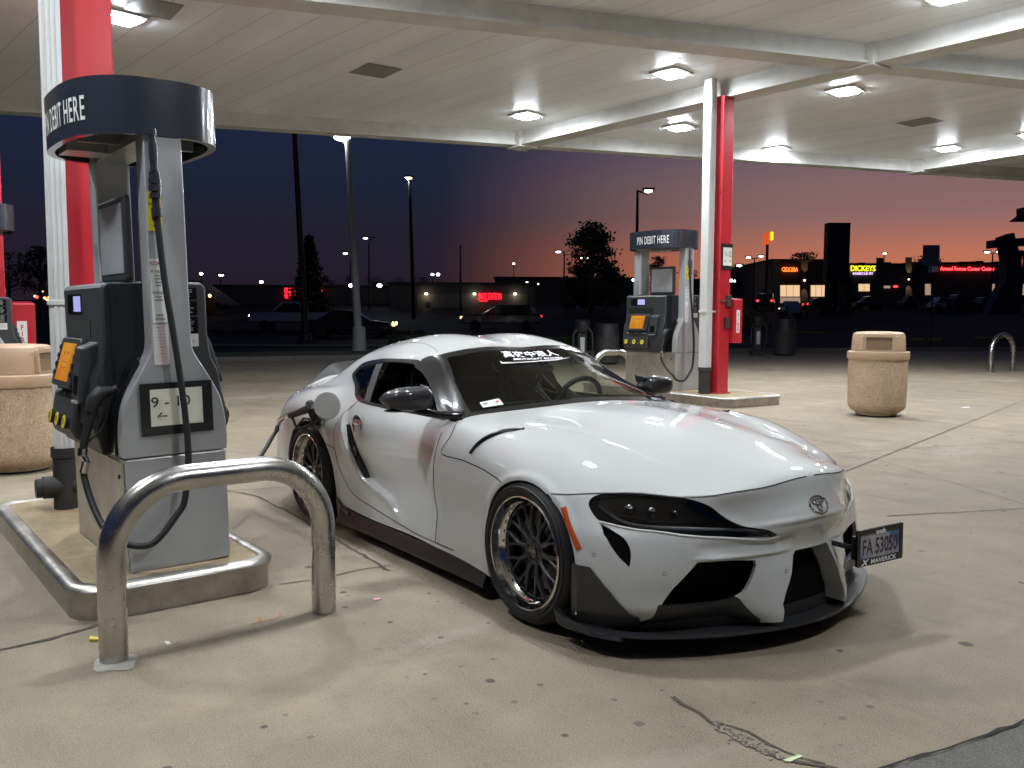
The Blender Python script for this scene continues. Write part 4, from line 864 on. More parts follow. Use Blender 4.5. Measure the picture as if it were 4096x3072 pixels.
c = onz(1060, 2480); mb = MB(); mb.tube([(c[0]+.03*math.cos(t*1.1)*(1+.3*math.sin(3*t)), c[1]-.07+.0155*t+.03*math.sin(t), .006) for t in np.linspace(0, 9, 60)], .0016, 5); tag(mb.build('cord_scrap', mat('orange_cord', (.6, .16, .06), .7), None), 'thin tangled orange string on the concrete in front of the guard rail', 'string')
# ---- islands
steel = mat('brushed_steel', (.50, .49, .47), .26, 1.0, noise=.22, bscale=30)
steel2 = mat('dull_steel', (.42, .40, .37), .38, 1.0, noise=.3, bscale=60)
def island(name, x0, x1, y0, y1, rz, c, label, chamf=(.28, .28)):
    e = empty(name, (c[0], c[1], 0), rz, label, 'kerb island'); top = rrect(x0, x1, y0, y1, .16, 8)
    def ins(k): return rrect(x0+k, x1-k, y0+k, y1-k, max(.03, .16-k), 8)
    prof = [(0, 0.0), (.0, .10), (-.012, .115), (-.018, .135), (-.008, .150), (.02, .160), (.05, .158), (.06, .150)]; V = []; n = len(top)
    for k, z in prof: V += [(x, y, z) for x, y in ins(k)]
    mb = MB(); mb.add(V, [(r*n+i, r*n+(i+1) % n, r*n+n+(i+1) % n, r*n+n+i) for r in range(len(prof)-1) for i in range(n)]); mb.build('edge_band', steel2, e, sharp=50)
    mb = MB(); mb.add([(x, y, .151) for x, y in ins(.055)], [tuple(range(n))]); mb.build('top', islc, e, smooth=False); return e
IA = math.radians(2.6)
island('pump_island', -2.32, 0, -.50, .44, IA, (-1.12, -2.065), 'low concrete pump island with steel edging under the nearest pump')
island('pump_island', -4.4, 0, -.45, .45, IA, (-6.15, -2.25), 'pump island at the left edge of the view behind the left litter bin')
island('pump_island', -3.6, 0, -.62, .62, math.radians(-2), (-5.72, 7.62), 'pump island with rounded end under the far pump and red column')
# ---- guard rails (bent steel hoops)
def hoop(pa, pb, top, r, br_, label, group=None):
    pa, pb = np.array(pa, float), np.array(pb, float); d = pb-pa; L = np.linalg.norm(d); d /= L; pts = [pa-[0, 0, .02], pa+[0, 0, top-br_-.02]]; n = 12
    for k in range(n+1): a = PI-PI/2*k/n; pts.append(pa+d*(br_+br_*math.cos(a))+np.array([0, 0, top-br_+br_*math.sin(a)]))
    for k in range(n+1): a = PI/2-PI/2*k/n; pts.append(pb-d*(br_-br_*math.cos(a))+np.array([0, 0, top-br_+br_*math.sin(a)]))
    pts += [pb+[0, 0, top-br_-.02], pb-[0, 0, .02]]
    mb = MB(); mb.tube(pts, r, 32); o = mb.build('guard_rail', steel, None, sharp=60); return tag(o, label, 'guard rail', group)
hoop(onz(456, 2640), onz(1296, 2445), .705, .0545, .30, 'large bent steel tube guard rail in front of the nearest pump')
hoop((-9.1, 7.25, 0), (-9.1, 8.15, 0), .70, .055, .30, 'steel tube guard rail behind the windscreen of the white car')
hoop(onz(3962, 1488), onz(4050, 1484), .93, .06, .45, 'narrow steel hoop standing alone at the right edge of the paving')
wp_ = MB(); c = onz(462, 2652); wp_.add([(c[0]+r*math.cos(a)*1.15, c[1]+r*math.sin(a), .003) for a, r in [(2*PI*k/24, .083+.008*math.sin(2*k*.52)+.004*math.sin(5*k*.26)) for k in range(24)]], [tuple(range(24))]); tag(wp_.build('grout_patch', mat('grout', (.34, .32, .28), .9, noise=.3, bscale=60), None, smooth=False), kind='structure')
# ---- canopy
ceilm = bpy.data.materials.new('canopy_deck'); ceilm.use_nodes = True; nt = ceilm.node_tree; b = nt.nodes['Principled BSDF']
g = nt.nodes.new('ShaderNodeNewGeometry'); mp = nt.nodes.new('ShaderNodeMapping'); mp.inputs['Rotation'].default_value = (0, 0, -math.radians(6)); nt.links.new(g.outputs['Position'], mp.inputs[0]); sx = nt.nodes.new('ShaderNodeSeparateXYZ'); nt.links.new(mp.outputs[0], sx.inputs[0])
md = nt.nodes.new('ShaderNodeMath'); md.operation = 'PINGPONG'; nt.links.new(sx.outputs[1], md.inputs[0]); md.inputs[1].default_value = .26
lt = nt.nodes.new('ShaderNodeMapRange'); nt.links.new(md.outputs[0], lt.inputs[0]); lt.inputs[1].default_value = 0; lt.inputs[2].default_value = .007
nz = nt.nodes.new('ShaderNodeTexNoise'); nz.inputs['Scale'].default_value = .6; nz.inputs['Detail'].default_value = 7; mp2 = nt.nodes.new('ShaderNodeMapping'); mp2.inputs['Scale'].default_value = (.5, 2.5, 1); nt.links.new(g.outputs['Position'], mp2.inputs[0]); nt.links.new(mp2.outputs[0], nz.inputs['Vector'])
c1 = ramp_node(nt, [(.3, (.68, .69, .70)), (.7, (.82, .83, .84))], nz.outputs[0], 'LINEAR'); mx = nt.nodes.new('ShaderNodeMix'); mx.data_type = 'RGBA'; nt.links.new(lt.outputs[0], mx.inputs[0]); mx.inputs[6].default_value = (.20, .19, .18, 1); nt.links.new(c1, mx.inputs[7]); nt.links.new(mx.outputs[2], b.inputs[0]); b.inputs['Roughness'].default_value = .38; b.inputs['Specular IOR Level'].default_value = .4
beamm = mat('beam_white', (.54, .53, .50), .45, noise=.15, bscale=20)
can = empty('canopy', (-4, 5, 5), 0, 'large flat white canopy roof with beams over the pumps', 'canopy')
def part(mb, name, m, par, **k):
    o = mb.build(name, m, par, **k); o.location = -np.array(par.location) if par.parent is None else (0, 0, 0); return o
N1 = np.array([-11.64, 7.44]); eD = np.array([.295, .955]); eD /= np.linalg.norm(eD); N2 = np.array([-4.2, 7.89]); N3 = np.array([-8.63, 16.74]); N0 = N1-eD*13
cD = (N2-N1)/np.linalg.norm(N2-N1); cD3 = np.array([.99, -.10])
mb = MB(); a = N1-eD*16; b_ = N1+eD*24; q = [(a[0], a[1]), (b_[0], b_[1]), (b_[0]+26, b_[1]+1), (a[0]+26, a[1]+1)]
mb.add([(x, y, 5.02) for x, y in q]+[(x, y, 5.5) for x, y in q], [(0, 3, 2, 1), (4, 5, 6, 7), (0, 1, 5, 4), (1, 2, 6, 5), (2, 3, 7, 6), (3, 0, 4, 7)]); part(mb, 'deck', ceilm, can, smooth=False)
def beam(p, q, w=.30, zt=5.03, zb=4.76, flange=.40):
    p, q = np.array(p), np.array(q); d = (q-p)/np.linalg.norm(q-p); s = np.array([-d[1], d[0]]); mb = MB()
    for ww, z0, z1 in ((w, zb+.035, zt), (flange, zb, zb+.035)):
        c = [p-s*ww/2, q-s*ww/2, q+s*ww/2, p+s*ww/2]; mb.add([(x, y, z0) for x, y in c]+[(x, y, z1) for x, y in c], [(0, 3, 2, 1), (4, 5, 6, 7), (0, 1, 5, 4), (1, 2, 6, 5), (2, 3, 7, 6), (3, 0, 4, 7)])
    part(mb, 'beam', beamm, can, smooth=False)
beam(N1-eD*15.9, N1+eD*23.9, .26, flange=.34)
beam(N2-eD*16, N2+eD*14, .30)
beam(N1+cD*.2, N2-cD*.16, .30, zb=4.752); beam(N2+cD*.16, N2+cD*9, .30, zb=4.752)
beam(N3+cD3*.2, N3+cD3*7.6, .30, zb=4.755)
for P in (N1, N2, N3):
    mb = MB(); mb.box(P[0]-.22, P[0]+.22, P[1]-.22, P[1]+.22, 4.72, 5.025); part(mb, 'beam_joint', beamm, can, smooth=False, bevel=.01)
for px, py in ((812, 155), (1987, 265), (330, 20)):
    c = onz(px*4096/2212, py*4096/2212, 5.0); mb = MB(); mb.box(c[0]-.32, c[0]+.32, c[1]-.28, c[1]+.28, 5.008, 5.014); part(mb, 'cover_plate', mat('patch_grey', (.22, .21, .2), .5), can, smooth=False)
# ---- lamps under the canopy
lampm = glow('led_panel', (.84, .92, 1.0), 170.0); frm = mat('lamp_frame', (.5, .5, .5), .4)
lamps = [(*onz(px*4096/2212, py*4096/2212, 4.97)[:2],) for px, py in ((264, 44), (1450, 163), (1137, 253), (1468, 278), (1825, 200), (2046, 323), (2050, -4))]
extra = [(-5.2, -.45), (-1.2, -.25), (3.6, 0), (-1.5, 9.9), (-9.6, 12.8), (-5.6, 15.6), (-1.6, 15.4), (-8.6, -4.2), (-4.6, -4.0), (-.6, -3.8)]
LAMPLAB = ['bright LED canopy lamp right of the nearest red column', 'bright LED canopy lamp left of the beam crossing', 'bright LED canopy lamp above the tall lit street lamp side of the canopy edge', 'bright LED canopy lamp just left of the far red column', 'bright LED canopy lamp right of the far red column', 'bright LED canopy lamp farthest to the right', 'bright LED canopy lamp cut by the top of the picture']
lproto = None
for i, (x, y) in enumerate(lamps+extra):
    if lproto is None:
        lp = empty('canopy_light', (x, y, 5.0), .2); mb = MB(); mb.box(-.24, .24, -.24, .24, -.012, .02); mb.build('frame', frm, lp, smooth=False, bevel=.004)
        mb = MB(); mb.prism(rrect(-.17, .17, -.17, .17, .05), 'z', -.042, -.010); mb.build('lens', lampm, lp, smooth=False, bevel=.02)
        ld = bpy.data.lights.new('lamp_light', 'AREA'); ld.shape = 'SQUARE'; ld.size = .3; ld.energy = LAMP_W; ld.color = (.90, .95, 1.0); lo = bpy.data.objects.new('lamp_light', ld); COL.objects.link(lo); lo.parent = lp; lo.location = (0, 0, -.065); lproto = lp
    else: lp = copy_tree(lproto); lp.location = (x, y, 5.0)
    tag(lp, LAMPLAB[i] if i < len(LAMPLAB) else 'bright LED canopy lamp out of view overhead', 'canopy lamp', 'square lamps under the canopy')
# ---- columns with downpipes
redp = mat('red_paint', (.50, .022, .032), .30, coat=.4, noise=.12, bscale=10); pipem = mat('pipe_white', (.62, .62, .60), .5, noise=.1, bscale=15); iron = mat('cast_iron', (.03, .026, .023), .7, noise=.3, bscale=80, bump=.3)
def column(x0, x1, y0, y1, label, ztop=4.76, rz=0):
    mb = MB(); w = .02; mb.box(x0, x1, y0, y1, .151, ztop); mb.box(x0-.03, x1+.03, y0-.03, y1+.03, .151, .17); o = mb.build('canopy_column', redp, None, smooth=False, bevel=.012); return tag(o, label, 'column')
def downpipe(x, y, w, z0, z1, label, ribs=True, s=1.0):
    e = empty('downpipe', (x, y, .151), 0, label, 'downpipe'); mb = MB(); hw = w/2; out = []
    mb.box(-hw, hw, -hw*.9, hw*.9, z0-.151, z1-.151); mb.build('pipe', pipem, e, smooth=False, bevel=.006)
    mb = MB()
    for k in (-1, 0, 1):
        mb.box(hw, hw+.006, k*hw*.5-.008, k*hw*.5+.008, z0-.151, z1-.16)
    mb.build('rib', pipem, e, smooth=False, bevel=.002)
    mb = MB(); mb.box(-hw-.008, hw+.012, -hw-.004, hw*.9+.1, 1.28, 1.31); mb.build('strap', pipem, e, smooth=False, bevel=.003)
    mb = MB(); r = hw*1.25; mb.lathe([(r*1.12, z0-.151+.02), (r*1.12, z0-.19), (r, z0-.2), (r, .0)], 24); mb.build('adaptor', iron, e)
    if s > 0: mb = MB(); mb.lathe([(0, -.17), (.055, -.17), (.06, -.165), (.06, -.13), (.07, -.13), (.07, .05)], 24, 'y', c=(0, 0, .14)); mb.build('cleanout', iron, e)
    return e
column(-3.46, -3.14, -2.25, -1.93, 'glossy red canopy column behind the nearest pump')
downpipe(-3.02, -2.31, .115, .52, 5.0, 'white ribbed downpipe beside the nearest red column')
column(-6.62, -6.36, 7.46, 7.70, 'red canopy column on the far pump island')
downpipe(-6.52, 7.33, .15, .55, 5.0, 'white downpipe against the far red column', s=0)
column(-9.3, -9.0, -2.32, -2.02, 'red canopy column at the left edge of the view')
# number sign on the far column, fire extinguisher boxes
blk = mat('sign_black', (.012, .012, .013), .4); paper = mat('paper_sign', (.72, .70, .60), .7, noise=.12, bscale=20); ink = mat('black_ink', (.01, .01, .01), .6); wht = mat('white_decal', (.78, .78, .76), .5)
e = empty('pump_number_sign', (-6.35, 7.59, 2.30), 0, 'black framed sign reading 11 - 12 fixed high on the far red column', 'sign'); mb = MB(); mb.box(0, .015, -.13, .12, -.20, .20); mb.build('frame', blk, e, smooth=False); mb = MB(); mb.box(.015, .018, -.10, .10, -.14, .14); mb.build('sheet', paper, e, smooth=False)
lettering('lettering', '11-12', ink, e, (.018, .0, .035), (0, 1, 0), (0, 0, 1), .115, .62, bold=.001); lettering('arrow', '←  →', ink, e, (.018, .0, -.07), (0, 1, 0), (0, 0, 1), .08, .75)
def firebox(loc, label, w=.24, d=.34, h=.72):
    e = empty('fire_extinguisher_box', loc, 0, label, 'extinguisher box'); mb = MB(); mb.prism([(-d, -h/2), (0, -h/2), (0, h/2-.03), (-d, h/2)], 'y', 0, w); mb.build('box', redp, e, smooth=False, bevel=.012)
    mb = MB(); mb.box(.001, .004, w*.28, w*.66, -.20, .16); mb.build('label', wht, e, smooth=False)
    for i, ch in enumerate('FIRE'): lettering('lettering', ch, redp, e, (.004, w*.47, .08-.075*i), (0, 1, 0), (0, 0, 1), .085, .8, bold=.002)
    return e
firebox((-6.28, 7.71, 1.31), 'red wall box marked FIRE on the far red column', .20)
firebox((-8.93, -2.00, 1.12), 'red box marked FIRE above the left litter bin', .28, h=.8)
lk = MB(); lk.box(-6.36, -6.31, 7.59, 7.69, 1.52, 1.70); lk.box(-6.36, -6.31, 7.57, 7.66, 1.18, 1.36); lk.tube([(-6.34, 7.40, 1.62), (-6.32, 7.52, 1.60), (-6.33, 7.60, 1.63)], .012, 6); tag(lk.build('junction_box', mat('rusty_box', (.05, .025, .02), .7, noise=.4, bscale=60), None, smooth=False, bevel=.008), 'rusty electrical boxes strapped to the far red column', 'electrical box')
# =====================================================================
#                              FUEL PUMPS
# =====================================================================
pgrey = mat('pump_grey', (.40, .41, .42), .36, .25, coat=.3, noise=.14, bscale=14); pdark = mat('pump_charcoal', (.028, .030, .033), .5, bump=.15, bscale=300); pnavy = mat('ring_navy', (.028, .034, .045), .22, coat=.7, coatr=.08)
stain = mat('stained_steel', (.50, .47, .41), .42, .75, noise=.35, bscale=18); alu = mat('cast_alu', (.5, .5, .48), .4, .7, noise=.15, bscale=60)
yel = mat('yellow_decal', (.75, .62, .02), .5); scr = mat('lcd', (.25, .27, .5), .3, emit=(.42, .42, .85), es=.7)
def screen_mat():
    m = mat('orange_screen', (.1, .05, .0), .2); nt = m.node_tree; b = nt.nodes['Principled BSDF']; g = nt.nodes.new('ShaderNodeTexCoord'); nz = nt.nodes.new('ShaderNodeTexNoise'); nz.inputs['Scale'].default_value = 7; nt.links.new(g.outputs['Object'], nz.inputs['Vector'])
    c = ramp_node(nt, [(.35, (.85, .24, .02)), (.65, (.95, .42, .05))], nz.outputs[0]); nt.links.new(c, b.inputs['Emission Color']); b.inputs['Emission Strength'].default_value = .55; return m
oscr = screen_mat()
navy = mat('side_panel_black', (.010, .014, .018), .3)
L2, W2 = .515, .24       # half length (local x), half depth (local y); faces look along -y and +y
def make_pump(number, sign, detail=True):
    t = empty('fuel_pump', (0, 0, 0))
    mb = MB(); mb.box(-L2, L2, -W2, W2, .0, .55); mb.build('lower_cabinet', pgrey, t, smooth=False, bevel=.008)
    # bottle shaped end panels with a column rising to the valance
    HB = [(.245, .555), (.248, .60), (.245, .70), (.228, .80), (.195, .88), (.15, .96), (.115, 1.02), (.098, 1.06), (.092, 1.12)]
    hb = cr(HB, 4).tolist()+[(.088, 2.10)]
    for s in (-1, 1):
        poly = [(y, z) for y, z in hb]+[(-y, z) for y, z in hb[::-1]]
        mb = MB(); mb.prism(poly, 'x', s*(L2-.12), s*(L2+.004)); mb.build('end_panel', pgrey, t, smooth=True, sharp=25, bevel=.018, seg=3)
    def face_start(): return set(t.children_recursive)
    f0_ = face_start()
    for s in (-1,):
        mb = MB(); mb.box(-L2+.02, L2-.02, s*W2-(0 if s > 0 else .006), s*W2+(.006 if s > 0 else 0), .01, .535); mb.build('cabinet_door', stain, t, smooth=False, bevel=.003)
        mb = MB(); mb.cyl((L2-.09, s*(W2+.004), .46), (L2-.09, s*(W2+.012), .46), .011, 10); mb.build('lock', blackmat, t)
    # head box
    for s in (-1,):
        T = lambda v, s=s: (v[0]*1, v[1]*s, v[2])
        xa, xb = -L2+.02, L2-.21
        pr = [(.06, .55), (.285, .55), (.30, .62), (.33, .70), (.305, .93), (.27, 1.0), (.255, 1.12), (.255, 1.36), (.235, 1.385), (.06, 1.39)]
        mb = MB(); mb.prism([(y*s, z) for y, z in pr], 'x', xa, xb); mb.build('head', pdark, t, smooth=True, sharp=25, bevel=.012)
        mb = MB(); mb.box(xb, L2-.12, s*.06, s*.225, .55, 1.38); mb.build('side_panel', navy, t, smooth=False, bevel=.004)
        # display window
        mb = MB(); mb.box(xa+.10, xa+.40, s*.255-.003, s*.255+.003, 1.235, 1.335); mb.build('display_bezel', blackgloss, t, smooth=False)
        mb = MB(); mb.box(xa+.24, xa+.385, s*.258-.002, s*.258+.0025, 1.245, 1.325); mb.build('price_display', scr, t, smooth=False)
        # hood recess above the screen
        mb = MB(); mb.box(xa+.06, xa+.56, s*.256-.002, s*.256+.002, 1.05, 1.20); mb.build('hood_recess', void, t, smooth=False)
        o_ = np.array([xa+.30, s*.320, .985]); ey = np.array([0, -s*.30, 1.0]); ex = np.array([-s*1.0, 0, 0]); TT = basis(o_, ex, ey)
        ez_ = np.cross(ex/np.linalg.norm(ex), ey/np.linalg.norm(ey)); 
        mb = MB(); mb.prism(rrect(-.21, .21, -.13, .13, .03), 'z', -.05, .006); m2 = MB().add([TT(v) for v in mb.V], mb.F); m2.build('screen_bezel', pdark, t, bevel=.006)
        mb = MB(); mb.prism(rrect(-.14, .14, -.10, .10, .008), 'z', .006, .009); m2 = MB().add([TT(v) for v in mb.V], mb.F); sc_ = m2.build('screen', oscr, t, smooth=False)
        for tx, ty, sz in (('WELCOME', .045, .028), ('Please insert card', .0, .018), ('or select payment', -.03, .018)): lettering('screen_text', tx, mat('dark_orange', (.12, .04, .01), .5), sc_, TT((0, ty, .010)), ex, ey, sz, .9, lift=.001)
        for q in range(8):
            sx = -.178 if q < 4 else .178; m2 = MB(); mb = MB(); mb.prism(rrect(sx-.016, sx+.016, .075-.045*(q % 4)-.012, .075-.045*(q % 4)+.012, .004), 'z', .005, .014); m2.add([TT(v) for v in mb.V], mb.F)
            m2.build('key', blackmat, t, smooth=False)
        # card reader
        cx = xa+.66 if True else 0
        mb = MB(); mb.prism([(s*.25, .80), (s*.36, .80), (s*.36, .85), (s*.335, 1.07), (s*.25, 1.10)], 'x', xa+.56, xa+.71); mb.build('card_reader', pdark, t, smooth=False, bevel=.012)
        mb = MB(); mb.prism([(s*.345, .845), (s*.362, .845), (s*.338, 1.03), (s*.325, 1.03)], 'x', xa+.59, xa+.68); mb.build('card_slot', blackgloss, t, smooth=False)
        mb = MB(); mb.box(xa+.58, xa+.69, s*.36-.01, s*.36+.012, .800, .812); mb.build('reader_lip', alu, t, smooth=False)
        # grade buttons
        mb = MB(); mb.prism([(s*.28, .60), (s*.345, .60), (s*.37, .66), (s*.335, .83), (s*.28, .84)], 'x', xa+.05, xa+.545); mb.build('grade_panel', pdark, t, smooth=False, bevel=.015)
        for k in range(3):
            x = xa+.13+.165*k; ob = np.array([x, s*.363, .690]); e2 = np.array([0, -s*.19, 1.0]); e1 = np.array([-s*1.0, 0, 0]); TB = basis(ob, e1, e2)
            mb = MB(); mb.prism(arc2(0, 0, .036, 0, 350, 20), 'z', -.01, .020); m2 = MB().add([TB(v) for v in mb.V], mb.F); bt = m2.build('grade_button', blackmat, t, smooth=True, sharp=40)
            mb = MB(); mb.prism(arc2(0, 0, .034, 0, 345, 20), 'z', .020, .023); m2 = MB().add([TB(v) for v in mb.V], mb.F); m2.build('button_face', yel, bt, smooth=False)
            lettering('octane', ('93', '89', '87')[k] if s > 0 else ('87', '89', '93')[k], ink, bt, TB((0, 0, .024)), e1, e2, .042, .8, bold=.001, lift=.001)
            mb = MB(); mb.prism(rrect(-.022, .022, .075, .115, .004), 'z', -.018, -.002); m2 = MB().add([TB(v) for v in mb.V], mb.F); m2.build('price_window', scr, t, smooth=False)
            lettering('grade_name', ('Regular', 'Plus', 'Premium')[k], wht, t, TB((0, .135, -.001)), e1, e2, .022, .8)
        # nozzle boot, nozzle, hose
        nx = L2-.21
        mb = MB(); mb.prism([(s*.16, .56), (s*.262, .56), (s*.25, .78), (s*.19, .97), (s*.13, 1.03), (s*.10, .6)], 'x', nx+.005, nx+.13); mb.build('nozzle_boot', blackgloss, t, smooth=False, bevel=.01)
        fl = MB(); A = np.array([nx+.06, s*.275, .60]); B_ = lambda y, z, x=nx+.055: (x, s*y, z)
        fl.tube([B_(.385, .60), B_(.372, .66), B_(.352, .72), B_(.33, .79)], [.017, .019, .020, .024], 12); fl.tube([B_(.345, .775), B_(.325, .83), B_(.29, .865), B_(.24, .87)], [.026, .036, .034, .020], 14); fl.tube([B_(.30, .83), B_(.27, .76), B_(.30, .68), B_(.36, .635)], .006, 6); fl.tube([B_(.325, .80), B_(.30, .74), B_(.325, .69)], .008, 6)
        fl.build('nozzle', blackmat, t)
        sp_ = MB(); sp_.tube([B_(.25, .87), B_(.20, .895), B_(.17, .90)], .011, 10); sp_.cyl(B_(.385, .605), B_(.390, .57), .022, 10); sp_.cyl(B_(.390, .575), B_(.375, .54, nx+.065), .016, 10); sp_.cyl(B_(.375, .545, nx+.065), B_(.388, .49), .019, 8); sp_.build('swivel', chrome, t)
        # hose: from the valance down past the end panel, looping back up to the nozzle
        top_ = np.array([L2+.05, s*.058, 2.02]); pts = [top_, (L2+.056, s*.060, 1.75), (L2+.066, s*.040, 1.4), (L2+.075, s*.018, 1.18), (L2+.082, -s*.004, .95), (L2+.086, -s*.018, .77), (L2+.086, -s*.025, .55), (L2+.086, 0, .35), (L2+.085, s*.037, .28), (L2+.08, s*.157, .156), (L2+.04, s*.27, .165), (nx+.24, s*.345, .235), (nx+.13, s*.372, .34), (nx+.06, s*.385, .45), (nx+.055, s*.388, .50)]
        if True:
            hs = MB(); hs.tube(cr(pts, 8), .0155, 12); hs.build('hose', rubber, t)
        ck = MB(); 
        for z0, z1, r in ((2.02, 1.99, .018), (1.99, 1.96, .014), (1.96, 1.88, .021), (1.88, 1.83, .017), (1.825, 1.795, .026), (1.795, 1.77, .030), (1.765, 1.735, .031), (1.73, 1.705, .028), (1.70, 1.66, .019), (1.66, 1.62, .024)): ck.cyl((top_[0]+.002+(2.02-z0)*.02, top_[1], z0+.06), (top_[0]+.002+(2.02-z1)*.02, top_[1], z1+.06), r, 14)
        ck.build('breakaway', mat('dark_chromed', (.22, .22, .24), .2, .9), t)
    # topper frame with advert between the columns
    for s in (-1,):
        mb = MB(); mb.box(-.12, .36, s*.13-.018, s*.13+.018, 1.395, 1.80); mb.build('advert_frame', pdark, t, smooth=False, bevel=.012)
        a = MB(); a.box(-.085, .325, s*.149-.002, s*.149+.002, 1.43, 1.765); a.build('advert', mat('advert_paper', (.10, .10, .115) if sign != '9 - 10' else (.30, .30, .32), .3, noise=.25, bscale=30), t, smooth=False)
    # the other face is the same one turned half round
    for o in [c for c in t.children if c not in f0_]:
        if sign == '9 - 10' and o.name.startswith(('nozzle.', 'swivel', 'hose')) or (sign == '9 - 10' and o.name == 'nozzle'): continue
        c = copy_tree(o, t); c.rotation_euler = (0, 0, PI)
        if sign == '9 - 10': c.location.x = -.21 if not o.name.startswith(('cabinet_door', 'lock', 'advert')) else 0
    mb = MB(); mb.box(-.5, -.36, -.09, .09, 1.39, 2.06); mb.build('inner_column', mat('panel_light', (.58, .59, .60), .4, .2), t, smooth=False, bevel=.02); 
    mb = MB(); mb.box(-.50, .50, -.085, .085, 2.05, 2.10); mb.box(-.3, -.1, -.28, .28, 2.06, 2.14); mb.box(.1, .12, -.28, .28, 2.07, 2.20); mb.build('top_bracket', mat('galvanised', (.45, .46, .46), .35, .8, noise=.25, bscale=25), t, smooth=False)
    # oval valance
    def ov(a, b, n=96, e=.72): return [(a*np.sign(math.cos(q))*abs(math.cos(q))**e, b*np.sign(math.sin(q))*abs(math.sin(q))**e) for q in np.linspace(0, 2*PI, n+1)[:-1]]
    o1, o2 = ov(.53, .36), ov(.495, .325); n = len(o1); V = [(x, y, 2.06) for x, y in o1]+[(x, y, 2.32) for x, y in o1]+[(x, y, 2.32) for x, y in o2]+[(x, y, 2.06) for x, y in o2]
    mb = MB(); mb.add(V, [(r*n+i, r*n+(i+1) % n, ((r+1) % 4)*n+(i+1) % n, ((r+1) % 4)*n+i) for r in range(4) for i in range(n)]); vr = mb.build('valance', pnavy, t, sharp=40)
    mb = MB(); mb.add([(x, y, 2.285) for x, y in o2], [tuple(range(n))]); mb.build('valance_lid', mat('lid_grey', (.25, .25, .25), .5), t, smooth=False)
    # lettering follows the oval
    O = np.array(ov(.532, .362, 720)); dl = np.r_[0, np.cumsum(np.linalg.norm(np.diff(np.vstack([O, O[:1]]), axis=0), axis=1))]; tot = dl[-1]
    def on_oval(arc): 
        a = arc % tot; i = np.searchsorted(dl, a)-1; i = max(0, min(i, len(O)-1)); f = (a-dl[i])/(dl[i+1]-dl[i]+1e-9); q = O[i]*(1-f)+O[(i+1) % len(O)]*f; return q
    for s in (-1, 1):
        V, F = text_mesh('PIN DEBIT HERE', .150, 0, .50, bold=.0015, spacing=1.12); c = tot*.75 if s < 0 else tot*.25; W = []
        for x, y, z in V: q = on_oval(c+x+(.10 if s < 0 else .10)); W.append((q[0]*1.001, q[1]*1.001, 2.175+y*1.05))
        mesh_obj('valance_lettering', W, F, wht, vr, False)
    # decals on the end column and panel
    dx = L2+.006; yc = -.052; EX, EZ = (0, 1, 0), (0, 0, 1)
    mb = MB(); mb.box(dx-.004, dx, yc-.030, yc+.032, 1.62, 1.80); dn = mb.build('number_decal', yel, t, smooth=False)
    lettering('number', str(number), ink, dn, (dx, yc, 1.665), EX, EZ, .085, .7, bold=.002, lift=.0015)
    lettering('number_caption', 'You Are Using', ink, dn, (dx, yc, 1.775), EX, EZ, .021, .42, bold=.0006, lift=.0015)
    lettering('number_caption', 'Pump Number', ink, dn, (dx, yc, 1.745), EX, EZ, .021, .42, bold=.0006, lift=.0015)
    mb = MB(); mb.box(dx-.004, dx, yc-.032, yc+.034, 1.19, 1.49); nd = mb.build('notice_decal', wht, t, smooth=False)
    for tx, z, sz in (("WOODMAN'S", 1.468, .026), ('PAY AT THE PUMP:', 1.43, .018), ('Insert card and', 1.412, .012), ('remove quickly', 1.397, .012), ('1 Select grade', 1.380, .012), ('2 Lift nozzle', 1.366, .012), ('PRE-PAY INSIDE:', 1.33, .018), ('Please pay first', 1.312, .012), ('then begin fuelling', 1.297, .012), ('NO SMOKING', 1.225, .013), ('TURN OFF ENGINE', 1.206, .013)):
        lettering('notice_text', tx, ink if sz != .026 else mat('maroon_ink', (.2, .02, .03), .5), nd, (dx, yc, z), EX, EZ, sz, .42, bold=.0004, lift=.0015)
    mb = MB(); mb.box(dx-.004, dx+.001, yc-.034, yc+.036, .99, 1.18); nd = mb.build('emergency_decal', mat('pink_white', (.70, .62, .62), .5), t, smooth=False)
    for i in range(11): lettering('notice_text', 'EMERGENCY SHUT OFF' if i == 0 else random.choice(['In case of fire or spill', 'use emergency stop', 'report by calling', 'pump number, address', 'leave the area']), mat('red_ink', (.4, .05, .06), .6), nd, (dx+.001, yc, 1.167-.0155*i), EX, EZ, .0105, .40, lift=.0015)
    # labels on the dark side panel, seen right of the column
    xs_ = L2-.018-(.21 if sign == '9 - 10' else 0)
    for s in (1,):
        for z0, z1, m_ in ((1.30, 1.36, blackgloss), (1.22, 1.29, blackgloss), (1.13, 1.21, blackgloss), (1.06, 1.125, mat('decal_cream', (.55, .54, .5), .5))):
            mb = MB(); mb.box(xs_, xs_+.0015, s*.105, s*.205, z0, z1); d_ = mb.build('side_label', m_, t, smooth=False)
            for i in range(int((z1-z0)/.011)-1): lettering('label_text', random.choice(['WARNING FLAMMABLE VAPOR', 'DO NOT OPEN', 'CLASS 1 DIV 1 LOCATION', 'SERVICE BY TRAINED STAFF', 'FUEL DISPENSER']), wht if m_ is blackgloss else ink, d_, (xs_+.0015, s*.155, z1-.012-.011*i), (0, 1, 0), (0, 0, 1), .008, .55, lift=.001)
    # island-number sign taped on the end panel
    x = L2+.022
    mb = MB(); mb.box(x-.004, x, -.165, .175, .655, .905); mb.box(x-.004, x+.0015, -.16, .165, .655, .69); fr_ = mb.build('tape_frame', mat('black_tape', (.010, .010, .011), .35), t, smooth=False)
